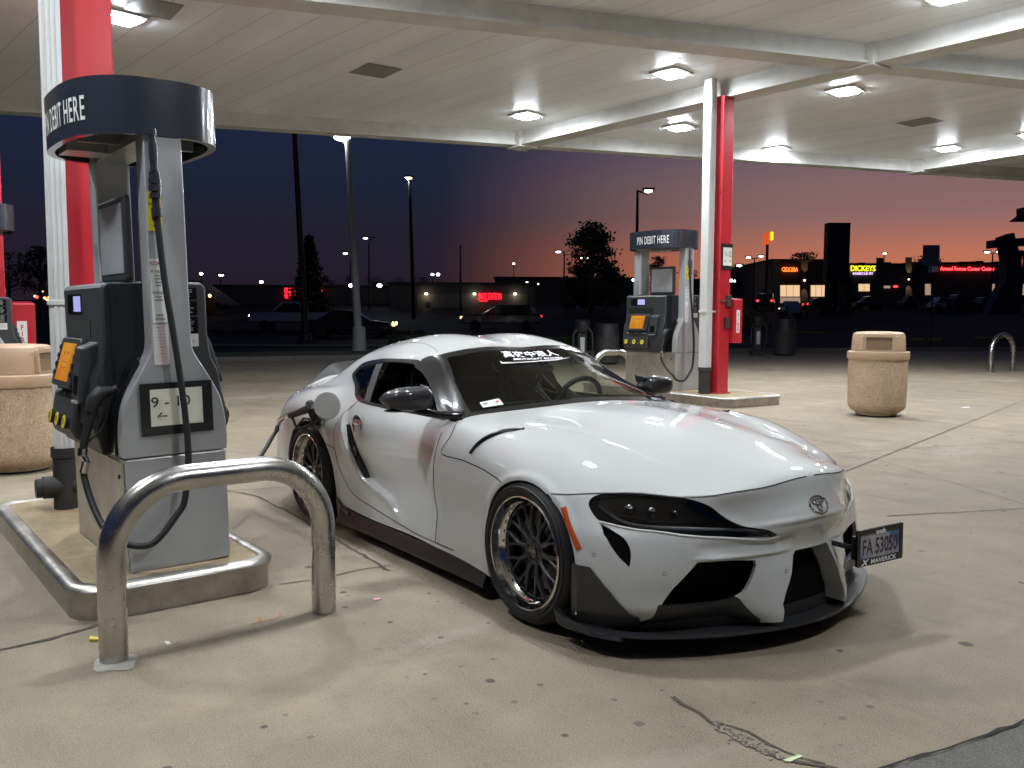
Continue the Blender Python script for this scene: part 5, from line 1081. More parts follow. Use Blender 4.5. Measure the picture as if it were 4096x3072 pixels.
    if sign:
        mb = MB(); mb.box(x, x+.003, -.12, .125, .70, .875); mb.box(x+.003, x+.005, .02, .118, .708, .78); mb.build('number_sheet', paper, t, smooth=False)
        lettering('sign_lettering', sign, ink, t, (x+.003, -.026, .812), (0, 1, 0), (0, 0, 1), .070, 1.12, bold=.0005); lettering('sign_arrow', '←', ink, t, (x+.003, -.068, .745), (0, 1, 0), (0, 0, 1), .06, 1.0, bold=.001)
    return t
PANG = IA
p1 = make_pump(9, '9 - 10'); p1.location = (-1.79, -2.085, .151); p1.rotation_euler = (math.radians(1.3), 0, math.radians(3)); tag(p1, 'nearest grey fuel pump number 9 with curved dark valance and taped 9 - 10 sign', 'fuel pump', 'fuel pumps under the canopy')
p2 = make_pump(11, ''); p2.location = (-7.70, 7.55, .151); p2.rotation_euler = (0, 0, math.radians(2)); p2.scale = (1.14, 1.14, 1.13); tag(p2, 'far grey fuel pump number 11 facing the car with full PIN DEBIT HERE valance', 'fuel pump', 'fuel pumps under the canopy')
for o in list(p2.children):
    if o.name.startswith('tape_frame'): bpy.data.objects.remove(o, do_unlink=True)
p3 = copy_tree(p2); p3.location = (-7.62, -2.42, .151); p3.scale = (1.0, 1.0, 1.0); tag(p3, 'fuel pump cut by the left edge of the picture behind the left litter bin', 'fuel pump', 'fuel pumps under the canopy')
# nozzle in the car's filler: a thing of its own
nz = empty('fuel_nozzle', (0, 0, 0), 0, 'black fuel nozzle stuck in the white car with its hose hanging down to the left', 'fuel nozzle')
def pp(px, py, y): v = pray(px, py); return CO+v*((y-CO[1])/v[1])
mb = MB(); mb.tube([pp(1160, 1662, -1.02), pp(1220, 1640, -1.0), pp(1245, 1628, -.99)], [.020, .026, .030], 14); mb.tube([pp(1238, 1612, -.98), pp(1250, 1640, -.98), pp(1262, 1680, -.96), pp(1275, 1690, -.93)], [.028, .034, .03, .026], 14)
mb.tube([pp(1170, 1672, -1.02), pp(1186, 1712, -1.03), pp(1225, 1707, -1.01), pp(1262, 1685, -.98)], .009, 8); mb.tube([pp(1188, 1708, -1.03), pp(1215, 1672, -1.02), pp(1235, 1676, -1.01), pp(1242, 1690, -1.0)], .006, 8); mb.build('body', blackmat, nz)
mb = MB(); mb.tube([pp(1268, 1688, -.95), pp(1290, 1690, -.91), pp(1300, 1685, -.88)], .014, 10); mb.build('spout', alu, nz)
mb = MB(); mb.tube([pp(1160, 1662, -1.02), pp(1140, 1668, -1.03), pp(1120, 1682, -1.03)], [.020, .016, .020], 10); mb.tube([pp(1120, 1682, -1.03), pp(1112, 1700, -1.03), pp(1106, 1724, -1.04)], [.02, .014, .018], 10); mb.build('swivel', chrome, nz)
hs = MB(); pts = [pp(1106, 1722, -1.04), pp(1085, 1755, -1.10), pp(1062, 1795, -1.18), pp(1015, 1852, -1.32), (-2.1, -1.55, .50), (-2.2, -1.72, .52), (-2.25, -1.85, .62)]
hs.tube(cr(pts, 8), .0135, 12); hs.build('hose', rubber, nz)
# =====================================================================
#                    LITTER BINS, VACUUMS, POLES, STREET
# =====================================================================
def agg_mat():
    m = concrete_mat('exposed_aggregate', (.40, .275, .175), (.50, .37, .26), spots=False, scale=3, speck=1.5, stain=1.0, fs=.55); return m
agg = agg_mat(); tan = mat('tan_plastic', (.44, .30, .19), .42, noise=.12, bscale=12); tand = mat('tan_flap_shade', (.20, .125, .07), .5)  # tand: darker tan, the shade of an opening put into the flap colour
def make_bin():
    t = empty('litter_bin', (0, 0, 0)); R = .385
    mb = MB(); mb.lathe([(0, .02), (.27, .02), (.28, .05), (.335, .075), (.372, .12), (.382, .17), (.388, .5), (.388, .80), (0, .80)], 64); mb.build('body', agg, t, sharp=50)
    mb = MB(); mb.lathe([(.26, 0), (.26, .03)], 40); mb.build('foot', void, t)
    mb = MB(); mb.lathe([(.384, .785), (.404, .785), (.408, .80), (.408, .86), (.402, .885), (.365, .895)], 64); mb.build('rim', tan, t, sharp=50)
    # hood: rounded dome with flat sides and a swing door each side
    mb = MB(); V = []; n = 64; prof = [(1.0, .895), (.99, 1.0), (.965, 1.10), (.93, 1.135), (.82, 1.152), (.5, 1.160), (0.01, 1.163)]
    def R_(a): return .352 if abs(math.sin(a)) < .80 else .352*.80/abs(math.sin(a))
    for k, z in prof:
        for i in range(n): a = 2*PI*i/n; V.append((R_(a)*k*math.cos(a), R_(a)*k*math.sin(a), z))
    mb.add(V, [(r*n+i, r*n+(i+1) % n, r*n+n+(i+1) % n, r*n+n+i) for r in range(len(prof)-1) for i in range(n)]); mb.build('hood', tan, t, sharp=38)
    for s in (-1, 1):
        y = s*.2825; fr = MB(); o, i_ = rrect(-.20, .20, .885, 1.12, .02), rrect(-.165, .165, .915, 1.085, .015); n = len(o)
        yy = lambda z: s*(.286-.012*(z-.885)/.2)
        V = [(x, yy(z)+s*.024, z) for x, z in o]+[(x, yy(z)+s*.024, z) for x, z in i_]+[(x, yy(z)-s*.03, z) for x, z in i_]+[(x, yy(z)-s*.02, z) for x, z in o]
        fr.add(V, [(r*n+i, r*n+(i+1) % n, (r+1)*n+(i+1) % n, (r+1)*n+i) for r in range(2) for i in range(n)]+[(i, (i+1) % n, 3*n+(i+1) % n, 3*n+i) for i in range(n)]); fr.build('door_frame', tan, t, sharp=40)
        d = MB(); d.add([(x, s*(.2865-.013*(z-.885)/.2), z) for x, z in i_], [tuple(range(n))]); d.build('flap', tand, t, smooth=False)
        for q in (-1, 1): b = MB(); b.ball((q*.225, s*.270, 1.09), .011, .006, .011, 10); b.build('rivet', alu, t)
    return t
b1 = make_bin(); c = onz(3500, 1665); b1.location = (float(c[0]-.05-RH[0]*.20-FH[0]*.12), float(c[1]+.36-RH[1]*.20-FH[1]*.12), 0); b1.rotation_euler = (0, 0, math.radians(34)); b1.scale = (1.0, 1.0, 1.01)
tag(b1, 'tan aggregate litter bin with hooded lid standing on the paving right of the far pump', 'litter bin', 'tan litter bins')
b2 = copy_tree(b1); c = at(45, 1257, 7.75); b2.location = (float(c[0]), float(c[1]), 0); b2.rotation_euler = (0, 0, math.radians(-30)); b2.scale = (.97, .97, .955); tag(b2, 'tan aggregate litter bin left of the nearest pump, cut by the picture edge', 'litter bin', 'tan litter bins')
darkbin = mat('bin_dark_grey', (.028, .028, .026), .7)
def far_bin(px, d, h, label):
    e = empty('waste_drum', gnd(px, d)+[0, 0, 0], 0, label, 'waste bin'); r = h*.30
    mb = MB(); mb.lathe([(r*.8, 0), (r, .06), (r, h*.62), (r*1.03, h*.63), (r*1.03, h*.70)], 28); mb.build('drum', darkbin, e); mb = MB(); mb.lathe([(r*1.0, h*.70), (r*.93, h*.97), (r*.8, h), (0, h)], 28); mb.build('hood', blackmat, e)
far_bin(2428, 25, 1.15, 'dark waste bin behind the car left of the far pump'); far_bin(3140, 31, 1.3, 'dark waste bin on the verge right of the far red column')
def vacuum(px, d, h, label):
    e = empty('vacuum_station', gnd(px, d), math.atan2(-FH[1], -FH[0]), label, 'vacuum machine')
    mb = MB(); mb.box(-.2, .2, -.2, .2, 0, h*.12); mb.box(-.09, .09, -.13, .13, h*.1, h*.75); mb.build('pedestal', blackmat, e, smooth=False, bevel=.02)
    mb = MB(); mb.lathe([(.0, h*.72), (.2, h*.72), (.22, h*.78), (.22, h*.95), (.17, h), (0, h)], 20); mb.build('head', blackmat, e)
    mb = MB(); mb.tube([(.22*.6, .1, h*.85), (.2, .26, h*.7), (.2, .28, h*.35), (.2, .1, h*.12), (.2, -.1, h*.12), (.2, -.28, h*.35), (.2, -.26, h*.68), (.12, -.1, h*.84)], .035, 8); mb.build('hose', blackmat, e)
    mb = MB(); mb.box(.10, .115, -.06, .06, h*.28, h*.60); mb.build('panel', alu, e, smooth=False)
vacuum(2330, 25, 1.25, 'dark vacuum machine with looped hose behind the white car roof'); vacuum(3032, 31, 1.4, 'dark vacuum machine with looped hose right of the red FIRE box')
# ---- poles and lamps
polem = mat('pole_dark', (.02, .02, .022), .5, .3); polel = mat('pole_concrete', (.33, .34, .32), .6, noise=.15, bscale=8); headm = mat('lamp_head', (.03, .03, .03), .5)
wl_ = glow('street_white', (.90, .96, 1.0), 14); ww_ = glow('street_warm', (1.0, .86, .62), 12); wg_ = glow('street_green', (.7, 1.0, .85), 6)
def lamp_pole(px, pyt, d, label, r=.10, heads=((1, 0, 'w'),), base=None, light=True, arm=.7, m=None, lean=0.0, hs=1.0, watts=0):
    g = gnd(px, d); top = at(px, pyt, d); H = float(top[2]-g[2]); e = empty('street_lamp' if light else 'pole', g, 0, label, 'street lamp' if light else 'pole')
    mb = MB(); lv = RH*lean; mb.tube([(0, 0, 0), tuple(lv*.5+[0, 0, H*.5]), tuple(lv+[0, 0, H])], [r, r*.8, r*.6], 14); mb.build('pole', m or polem, e)
    if base: mb = MB(); mb.box(-r*1.9, r*1.9, -r*1.9, r*1.9, 0, .08); mb.lathe([(r*1.7, .08), (r*1.5, base), (r*1.05, base+.05)], 14); mb.build('base', m or polem, e)
    for sx, dz, c in heads:
        o = lv+RH*(arm*sx)+np.array([0, 0, H+dz]); mb = MB(); mb.tube([tuple(lv+[0, 0, H-.05]), tuple(o*.97+lv*.03)], .05*hs, 8); mb.build('arm', m or polem, e)
        mb = MB(); T = basis(o, RH, FH); V = MB().prism(rrect(-.32*hs, .32*hs, -.2*hs, .2*hs, .08*hs), 'z', -.02, .10*hs); mb.add([T(v) for v in V.V], V.F); mb.build('lamp_head', headm, e)
        if c:
            mb = MB(); mb.ball(tuple(o+[0, 0, -.05*hs]), .22*hs, .22*hs, .085*hs, 14); mb.build('lens', {'w': wl_, 'y': ww_, 'g': wg_}[c], e)
            if watts: ld = bpy.data.lights.new('street_light', 'POINT'); ld.energy = watts; ld.shadow_soft_size = .2; ld.color = (.85, .95, 1); lo = bpy.data.objects.new('street_light', ld); COL.objects.link(lo); lo.parent = e; lo.location = tuple(o+[0, 0, -.22])
    return e
lamp_pole(1222, 300, 42, 'tall black unlit pole rising past the canopy edge left of the lit grey lamp', r=.17, light=False, heads=(), base=.4, lean=-.5)
lamp_pole(1436, 545, 31, 'tall pale grey street lamp with bright head just below the canopy edge', r=.15, heads=((-.25, .02, 'w'),), base=.9, m=polel, lean=-.35, hs=1.3, watts=120)
lamp_pole(1655, 712, 75, 'tall dark street lamp with warm white head left of the shoe shop', r=.19, heads=((-.1, .05, 'y'),), lean=-.3, hs=1.2, watts=2500)
lamp_pole(1478, 955, 90, 'small parking lot lamp with greenish head right of the pale grey lamp', r=.12, heads=((-.5, .1, 'g'), (.5, .1, None)), hs=1.1)
lamp_pole(1403, 1012, 105, 'distant twin headed lamp left of the pale grey lamp', r=.09, heads=((-.8, 0, 'w'), (.7, .0, 'w')), hs=1.2)
lamp_pole(1842, 980, 80, 'slim dark pole without lamp above the shoe shop', r=.12, light=False, heads=())
lamp_pole(2543, 760, 62, 'tall dark lamp pole behind the far pump with one bright arm', r=.15, heads=((1.0, .0, 'y'),), hs=1.3, arm=.75)
lamp_pole(2255, 1005, 95, 'lamp pole left of the large dark tree', r=.12, heads=((-.9, .0, 'w'),), hs=1.2)
lamp_pole(3012, 1032, 95, 'double armed street lamp right of the far red column', r=.10, heads=((-.9, .1, 'w'), (1.0, .25, 'y')), hs=1.1)
lamp_pole(2932, 1060, 80, 'short street lamp against the orange sky beside the far red column', r=.09, heads=((.9, .0, 'w'),), hs=1.1, arm=.5)
lamp_pole(3960, 1010, 100, 'double armed street lamp near the right edge of the picture', r=.12, heads=((-.9, .1, 'w'), (1.0, .15, 'y')), hs=1.2)
lamp_pole(3528, 1015, 118, 'lamp on a post above the roofs of the restaurant row', r=.1, heads=((.1, .1, 'y'),), hs=1.1)
lamp_pole(885, 1098, 85, 'street lamp beside the gabled house at the left', r=.1, heads=((.1, .0, 'y'),), hs=1.1)
lamp_pole(2330, 1030, 120, 'twin globe lamp far away between shoe shop and large tree', r=.1, heads=((-.3, .0, 'w'), (1.0, .0, 'w')), hs=1.1)
for i, (px, py, d, c, r) in enumerate([(1045, 1128, 110, wl_, .22), (1404, 1142, 95, wl_, .24), (1518, 1142, 95, wl_, .26), (1730, 1098, 120, wl_, .2), (1752, 1098, 120, wl_, .24), (2055, 1055, 130, ww_, .16), (2108, 1130, 130, ww_, .16), (2152, 1136, 130, ww_, .12), (2535, 1120, 110, wl_, .22), (2924, 1122, 110, wl_, .22), (2936, 1124, 110, wl_, .2), (3007, 1122, 115, wl_, .14), (805, 1095, 95, ww_, .18)]):
    P = at(px, py, d); e = empty('flood_light', P, 0, None); mb = MB(); mb.ball((0, 0, 0), r, r, r*.75, 12); mb.build('lens', c, e); g = gz(d)-P[2]; mb = MB(); mb.cyl((0, 0, g), (0, 0, 0), .05, 6); mb.build('post', polem, e)
    tag(e, ('distant flood light on a thin post, '+['far left of the spruce', 'left of the grey lamp pole base', 'right of the grey lamp pole', 'first of a pair over the shoe shop roof', 'second of a pair over the shoe shop roof', 'amber, above the red shoe sign', 'amber, right of the red shoe sign', 'small amber, farther right of the red shoe sign', 'behind the far pump neck', 'left of a pair by the far red column', 'right of a pair by the far red column', 'small one under the double lamp', 'over the gabled house roof'][i]), 'flood light')
# ---- city lights seen low at the left
rnd = random.Random(3)
for i in range(26):
    px, py = rnd.uniform(135, 250), rnd.uniform(1145, 1225); P = at(px, py, 190); r = rnd.uniform(.18, .34); mb = MB(); mb.ball(tuple(P), r, r, r, 8, k=5)
    o = mb.build('distant_light', [glow('dist_amber', (1, .45, .08), 5), glow('dist_red', (1, .06, .04), 4), glow('dist_green', (.2, .9, .3), 3), glow('dist_warm', (1, .75, .45), 5)][rnd.choice([0, 0, 0, 1, 2, 3])], None); tag(o, 'tiny coloured town light far off at the left between bin and downpipe', 'distant light', 'town lights at the far left')
# ---- trees
barkm = mat('bark', (.03, .024, .018), .9); leafm = mat('leaf_dark', (.030, .042, .018), .8); leafg = mat('leaf_lit', (.05, .085, .03), .8); conm = mat('spruce_needles', (.018, .028, .016), .8)
def tree(px, pyt, d, wpx, label, kind='broad', seed=0, base_py=None, m=None, n=2600):
    rn = np.random.RandomState(seed); g = gnd(px, d); H = float(at(px, pyt, d)[2]-g[2]); Wd = wpx/FPX*d/2
    e = empty('tree', g, 0, label, 'tree'); mb = MB(); limbs = []
    if kind == 'spruce':
        mb.tube([(0, 0, 0), (0, 0, H*.97)], [H*.025, .02], 8)
        cl = MB(); V = []; F = []
        for k in range(17):
            t = k/16; z0 = H*(.08+.88*t); R_ = Wd*(1-t)**.85*(.85+.3*rn.rand())+.1; nb = int(15-7*t)
            for b in range(nb):
                a = 2*PI*(b+rn.rand()*.6)/nb; L = R_*(.7+.45*rn.rand()); tip = np.array([math.cos(a)*L, math.sin(a)*L, z0-.16*L+.06*rn.rand()*L]); root = np.array([0, 0, z0]); mb.cyl(root, tip, .03, 4, r2=.01)
                for q in range(44):
                    s_ = rn.rand()**.6; c = root+(tip-root)*s_+rn.normal(0, .07*L*.35+.03, 3)*[1, 1, .6]; w = (.20+.20*rn.rand())*H/9; dv = rn.normal(0, 1, 3); dv[2] -= .8; dv /= np.linalg.norm(dv); sd = np.cross(dv, rn.normal(0, 1, 3)); sd /= np.linalg.norm(sd)
                    i = len(V); V += [c, c+dv*w*1.6+sd*w*.3, c+dv*w*.7-sd*w*.4]; F.append((i, i+1, i+2))
        mesh_obj('crown', V, F, m or conm, e, False)
    else:
        mb.tube([(0, 0, 0), (.02*H, 0, H*.3), (0, .02*H, H*.75)], [H*.03, H*.022, H*.006], 8); C = []
        for k in range(34):
            t = (.08 if kind == 'cone' else .22)+(.88 if kind == 'cone' else .76)*rn.rand(); a = rn.rand()*2*PI; rr = Wd*math.sin(PI*min(1, max(.05, (t-.10)/1.0))**.75)*(.45+.6*rn.rand()) if kind == 'broad' else Wd*1.15*(1.08-t)**.55*(.55+.6*rn.rand())
            c = np.array([rr*math.cos(a)*.85, rr*math.sin(a)*.85, H*t]); C.append(c); mb.tube([(0, 0, H*t*.7), tuple(c*.55+np.array([0, 0, H*t*.38])), tuple(c)], [H*.010, H*.007, .015], 5)
        C.append(np.array([0, 0, H*.93])); V = []; F = []
        for q in range(n):
            c = C[rn.randint(len(C))]; p_ = c+rn.normal(0, 1, 3)*Wd*np.array([.17, .17, .12]); w = H*(.012+.016*rn.rand()); A_ = rn.normal(0, 1, 3); A_ /= np.linalg.norm(A_); B_ = np.cross(A_, rn.normal(0, 1, 3)); B_ /= np.linalg.norm(B_)
            if p_[2] > H*1.0: p_[2] = H*.98
            i = len(V); V += [p_-A_*w, p_+B_*w*.6, p_+A_*w, p_-B_*w*.6]; F.append((i, i+1, i+2, i+3))
        mesh_obj('crown', V, F, m or leafm, e, False)
    mb.build('trunk', barkm, e); return e
tree(1240, 938, 72, 195, 'tall dark spruce behind the black unlit pole', 'spruce', 1)
tree(2362, 885, 85, 235, 'large dark ragged tree left of the far pump', 'cone', 2, n=6500)
tree(2640, 1025, 95, 110, 'dark tree seen between the columns of the far pump', 'broad', 3)
tree(2760, 1080, 100, 100, 'low dark tree right behind the far pump', 'broad', 31, n=1400)
tree(3215, 1010, 125, 190, 'dark tree behind the tall blank sign board', 'broad', 4)
tree(3700, 1020, 135, 160, 'dark tree behind the grey back of the road sign', 'broad', 5, n=1600)
tree(4085, 1000, 125, 130, 'dark tree at the right edge of the picture', 'broad', 6, n=1600)
tree(2930, 1130, 70, 95, 'small green bush like tree beside the far red column', 'broad', 7, m=leafg, n=1500)
tree(165, 985, 95, 190, 'dark tree between the left litter bin and the nearest downpipe', 'broad', 8, n=2000)
tree(40, 1010, 110, 220, 'dark tree behind the left pump', 'broad', 9, n=1500)
for i, (px, py, w) in enumerate([(1405, 1100, 110), (1500, 1105, 120), (1320, 1118, 120), (1590, 1112, 130), (1690, 1108, 120), (2250, 1108, 150), (2150, 1118, 130), (1050, 1140, 180), (2480, 1100, 130), (3050, 1118, 160)]):
    tree(px, py, 150, w, 'low dark tree of the far tree line, number '+'%s'%['one left of the pale grey lamp', 'two right of the pale grey lamp', 'three beside the spruce', 'four left of the warm lamp', 'five right of the warm lamp', 'six under the large ragged tree', 'seven right of the shoe shop', 'eight left of the spruce', 'nine left of the far pump', 'ten behind the double armed lamp'][i].split(' ', 1)[1], 'broad', 20+i, n=700)
for o in COL.objects:
    if o.get('label', '').startswith('low dark tree of the far'): o['label'] = o['label'].replace(', number ', ', ')
# hedge and ground cover behind
def leafstrip(name, p, q, w, h, n, m, seed=0):
    rn = np.random.RandomState(seed); V = []; F = []; p = np.array(p); q = np.array(q)
    for k in range(n):
        c = p+(q-p)*rn.rand()+FH*rn.uniform(-w, w)+np.array([0, 0, h*rn.rand()**1.5]); a = rn.normal(0, 1, 3); a /= np.linalg.norm(a); b_ = np.cross(a, rn.normal(0, 1, 3)); s_ = .05+.09*rn.rand(); i = len(V); V += [c-a*s_, c+b_*s_*.5, c+a*s_]; F.append((i, i+1, i+2))
    tag(mesh_obj(name, V, F, m, None, False), kind='stuff')
leafstrip('weeds', gnd(1560, 41), gnd(2520, 41), 1.0, .35, 4200, mat('weed_green', (.07, .10, .02), .8), 1); leafstrip('hedge', gnd(2940, 66), gnd(3060, 66), 1.0, 1.1, 1500, mat('hedge_yellow', (.16, .17, .02), .8), 2)
leafstrip('ground_cover', gnd(820, 52), gnd(1700, 52), 1.5, .25, 2500, leafm, 3)
# grass strip and kerbs across the road
def strip(name, pts, d0, d1, m, z=.02):
    V = []
    for px in pts:
        for d in (d0, d1): P = gnd(px, d); V.append((P[0], P[1], P[2]+z))
    tag(mesh_obj(name, V, [(2*i, 2*i+2, 2*i+3, 2*i+1) for i in range(len(pts)-1)], m, None, False), kind='structure')
strip('verge', range(-2000, 2700, 200), 37, 40.0, grassm); strip('kerb', range(-2000, 2700, 200), 36.6, 37.0, mat('kerb_yellowed', (.16, .13, .06), .8), .05)
for k, (a, b_, d) in enumerate([(3650, 3700, 47), (3720, 3768, 47), (3905, 3960, 50), (3965, 4075, 50), (3120, 3300, 58)]):
    A_, B_ = gnd(a, d), gnd(b_, d); mb = MB(); T = basis((A_+B_)/2, B_-A_, (0, 0, 1)); l = np.linalg.norm(B_-A_)/2; V = MB().box(-l, l, 0, .12, -.1, .1); mb.add([T(v) for v in V.V], V.F); tag(mb.build('parking_kerb', mat('kerb_yellow', (.45, .33, .04), .7), None, smooth=False), ['yellow kerb piece left of the road sign post', 'yellow kerb piece right of the road sign post', 'yellow kerb piece toward the right edge', 'long yellow kerb piece at the right edge', 'long dim kerb line behind the litter bin'][k], 'kerb stone', 'yellow kerbs across the road')
# ---- buildings
bwall = mat('building_dark', (.06, .055, .05), .85, noise=.2, bscale=2); bwall2 = mat('building_tan', (.22, .18, .14), .8); roofm = mat('roof_dark', (.03, .03, .032), .8); brick = mat('brick_brown', (.10, .06, .045), .85)
def block(name, px0, px1, pyt, d, dep, m, label, cat='building', d1=None):
    """front face spans px0..px1 (the right end at depth d1), roof at row pyt, built dep metres deep"""
    d1 = d1 or d; A_, B_ = gnd(px0, d), gnd(px1, d1); H = float(at((px0+px1)/2, pyt, (d+d1)/2)[2]); back = FH*dep; z0 = min(A_[2], B_[2])-.5
    e = empty(name, A_, 0, label, cat); mb = MB(); q = [A_, B_, B_+back, A_+back]; q = [(p_-A_)[:2] for p_ in q]; mb.prism([tuple(p_) for p_ in q], 'z', z0-A_[2], H-A_[2]); mb.build('wall', m, e, smooth=False)
    ex = (B_-A_); ex[2] = 0; ex /= np.linalg.norm(ex); ow = (A_+B_)/2; mb = MB(); k = .25
    c = [A_-ex*k-FH*k, B_+ex*k-FH*k, B_+ex*k+back+FH*k, A_-ex*k+back+FH*k]; mb.prism([tuple((p_-A_)[:2]) for p_ in c], 'z', H-A_[2], H-A_[2]+.28); mb.build('parapet', roofm, e, smooth=False)
    def F_(px, py, off=.05):
        v = pray(px, py); n_ = np.cross(ex, (0, 0, 1.0)); t = ((A_-CO)@n_)/(v@n_); return (CO+v*t)-A_-FH*off
    return e, F_, ex
def panel_on(e, F_, name, x0, x1, y0, y1, m, off=.06):
    mb = MB(); a, b_, c, d_ = F_(x0, y1, off), F_(x1, y1, off), F_(x1, y0, off), F_(x0, y0, off); k = FH*.05; mb.add([a, b_, c, d_, a+k, b_+k, c+k, d_+k], [(0, 1, 2, 3), (0, 4, 5, 1), (1, 5, 6, 2), (2, 6, 7, 3), (3, 7, 4, 0)]); return mb.build(name, m, e, smooth=False)
def sign_on(e, F_, ex, tx, px, py, hpx, m, wpx, name='sign_lettering', bold=.0):
    o = F_(px, py, .22); d = depth(o+np.array(e.location)); size = hpx/FPX*d/.70; V, F = text_mesh(tx, size, .04, 1.0, bold=bold*size); xs = [v[0] for v in V]; w = max(xs)-min(xs); s_ = wpx/FPX*d/w; T = basis(o, ex, (0, 0, 1)); return mesh_obj(name, [T((v[0]*s_, v[1], v[2])) for v in V], F, m, e, False)
redn = glow('neon_red', (1.0, .015, .03), 3.2); redw = glow('neon_red_bright', (1.0, .04, .05), 4.5); yeln = glow('neon_yellow', (.95, .90, .03), 1.6); orgn = glow('neon_orange', (1.0, .22, .03), 2.2); purn = glow('neon_lilac', (.8, .55, 1.0), 1.6); winw = glow('shop_window_glow', (1.0, .66, .38), .9); winc = glow('shop_window_dim', (.9, .6, .42), .42)
e, F_, ex = block('shoe_shop', 1560, 2140, 1140, 95, 20, bwall, 'long low building with red glowing SHOE STATION lettering')
panel_on(e, F_, 'wall_panel', 1668, 2110, 1175, 1275, mat('shop_front_tan', (.12, .11, .09), .8)); sign_on(e, F_, ex, 'SHOE STATION', 1960, 1187, 26, redn, 90, bold=.012); panel_on(e, F_, 'sign_underline', 1917, 1950, 1203, 1206, redn, .2)
for k, px in enumerate((1706, 1898, 2060)):
    panel_on(e, F_, 'wall_lamp', px-5, px+5, 1172, 1179, glow('wall_lamp', (1, .9, .65), 9), .3); ld = bpy.data.lights.new('wall_lamp_light', 'POINT'); ld.energy = 14; ld.color = (1, .85, .6); ld.shadow_soft_size = .1; lo = bpy.data.objects.new('wall_lamp_light', ld); COL.objects.link(lo); lo.parent = e; lo.location = tuple(F_(px, 1182, .6))
panel_on(e, F_, 'door', 1702, 1722, 1208, 1258, roofm)
e, F_, ex = block('shoe_shop', 860, 1560, 1150, 102, 20, bwall, 'dark low shop behind the spruce with a half hidden red sign'); sign_on(e, F_, ex, 'SHOE STATION', 1215, 1172, 36, redn, 150, bold=.012); panel_on(e, F_, 'sign_underline', 1142, 1165, 1190, 1193, redn, .2)
e, F_, ex = block('warehouse', 1980, 2560, 1115, 140, 30, bwall, 'dark long building under the large ragged tree')
# house with a gable
hse = empty('house', gnd(775, 80), 0, 'dark gabled house with a warm porch light left of the black pole', 'house', sc=.66); g0_ = gnd(775, 80); mb = MB(); T = basis((0, 0, 0), RH, (0, 0, 1))
Vv = MB().prism([(-4.2, -1), (3, -1), (3, 1.6), (3.8, 1.6), (-.8, 4.4), (-5, 1.6), (-4.2, 1.6)], 'z', -7, 0); mb.add([T(v) for v in Vv.V], Vv.F); mb.build('wall', mat('house_wall', (.03, .026, .02), .85), hse, smooth=False)
mb = MB(); Vv = MB().prism([(4.1, 1.5), (-.8, 4.75), (-5.4, 1.5), (-5.4, 1.25), (-.8, 4.45), (4.1, 1.25)], 'z', -7.5, .5); mb.add([T(v) for v in Vv.V], Vv.F); mb.build('roof', roofm, hse, smooth=False)
mb = MB(); P = (at(839, 1183, 79.2)-g0_)/.66; mb.ball(tuple(P), .2, .2, .22, 12); mb.build('porch_lamp', glow('porch_amber', (1, .5, .15), 7), hse); ld = bpy.data.lights.new('porch_light', 'POINT'); ld.energy = 4; ld.color = (1, .55, .25); lo = bpy.data.objects.new('porch_light', ld); COL.objects.link(lo); lo.parent = hse; lo.location = tuple(P-FH*.4)
# restaurant row on the right
e, F_, ex = block('restaurant', 3085, 3300, 1046, 104, 22, brick, 'brick restaurant with orange QDOBA sign and lit windows')
panel_on(e, F_, 'pier', 3088, 3118, 1040, 1213, bwall2, .3); panel_on(e, F_, 'pier', 3200, 3228, 1040, 1213, mat('pier_dark', (.07, .055, .05), .8), .3)
for x0, x1 in ((3120, 3145), (3147, 3172), (3174, 3198), (3243, 3262), (3264, 3285), (3287, 3306)): panel_on(e, F_, 'window', x0, x1, 1141, 1186, winw)
panel_on(e, F_, 'window', 3118, 3200, 1190, 1212, winc); sign_on(e, F_, ex, 'QDOBA', 3157, 1078, 15, orgn, 64, bold=.006); sign_on(e, F_, ex, 'MEXICAN EATS', 3162, 1085.5, 3.5, orgn, 46)
def wash(e, F_, px, py, w=40):
    panel_on(e, F_, 'wall_lamp', px-3, px+3, py-3, py+3, glow('sconce', (1, .7, .4), 6), .4)
    for dz in (-.9, .9): ld = bpy.data.lights.new('sconce_light', 'SPOT'); ld.energy = w*6; ld.color = (1, .62, .32); ld.spot_size = math.radians(55); ld.spot_blend = .6; lo = bpy.data.objects.new('sconce_light', ld); COL.objects.link(lo); lo.parent = e; lo.location = tuple(F_(px, py, .75)); lo.rotation_euler = (PI if dz > 0 else 0, 0, 0)
wash(e, F_, 3214, 1122)
e, F_, ex = block('barbecue_restaurant', 3300, 3640, 1062, 108, 22, bwall, 'dark restaurant with yellow DICKEYS barbecue sign')
sign_on(e, F_, ex, 'DICKEYS', 3449, 1075, 21, yeln, 98, bold=.02); sign_on(e, F_, ex, 'BARBECUE PIT', 3449, 1095, 9, purn, 80, bold=.01)
for x0, x1, y0, y1 in ((3434, 3455, 1136, 1165), (3457, 3478, 1136, 1165)): panel_on(e, F_, 'window', x0, x1, y0, y1, winw)
for x0, x1, y0, y1 in ((3535, 3560, 1143, 1153), ): panel_on(e, F_, 'window', x0, x1, y0, y1, winc)
panel_on(e, F_, 'open_sign', 3573, 3590, 1143, 1149, redw, .1); panel_on(e, F_, 'pier', 3500, 3528, 1032, 1190, bwall, .4); panel_on(e, F_, 'pier', 3616, 3642, 1030, 1190, bwall, .4); wash(e, F_, 3629, 1118)
e, F_, ex = block('career_centre', 3640, 4060, 1058, 112, 22, bwall, 'dark building with red Armed Forces Career Center sign')
sign_on(e, F_, ex, 'Armed Forces Career Center', 3866, 1076, 15, redw, 215, bold=.008)
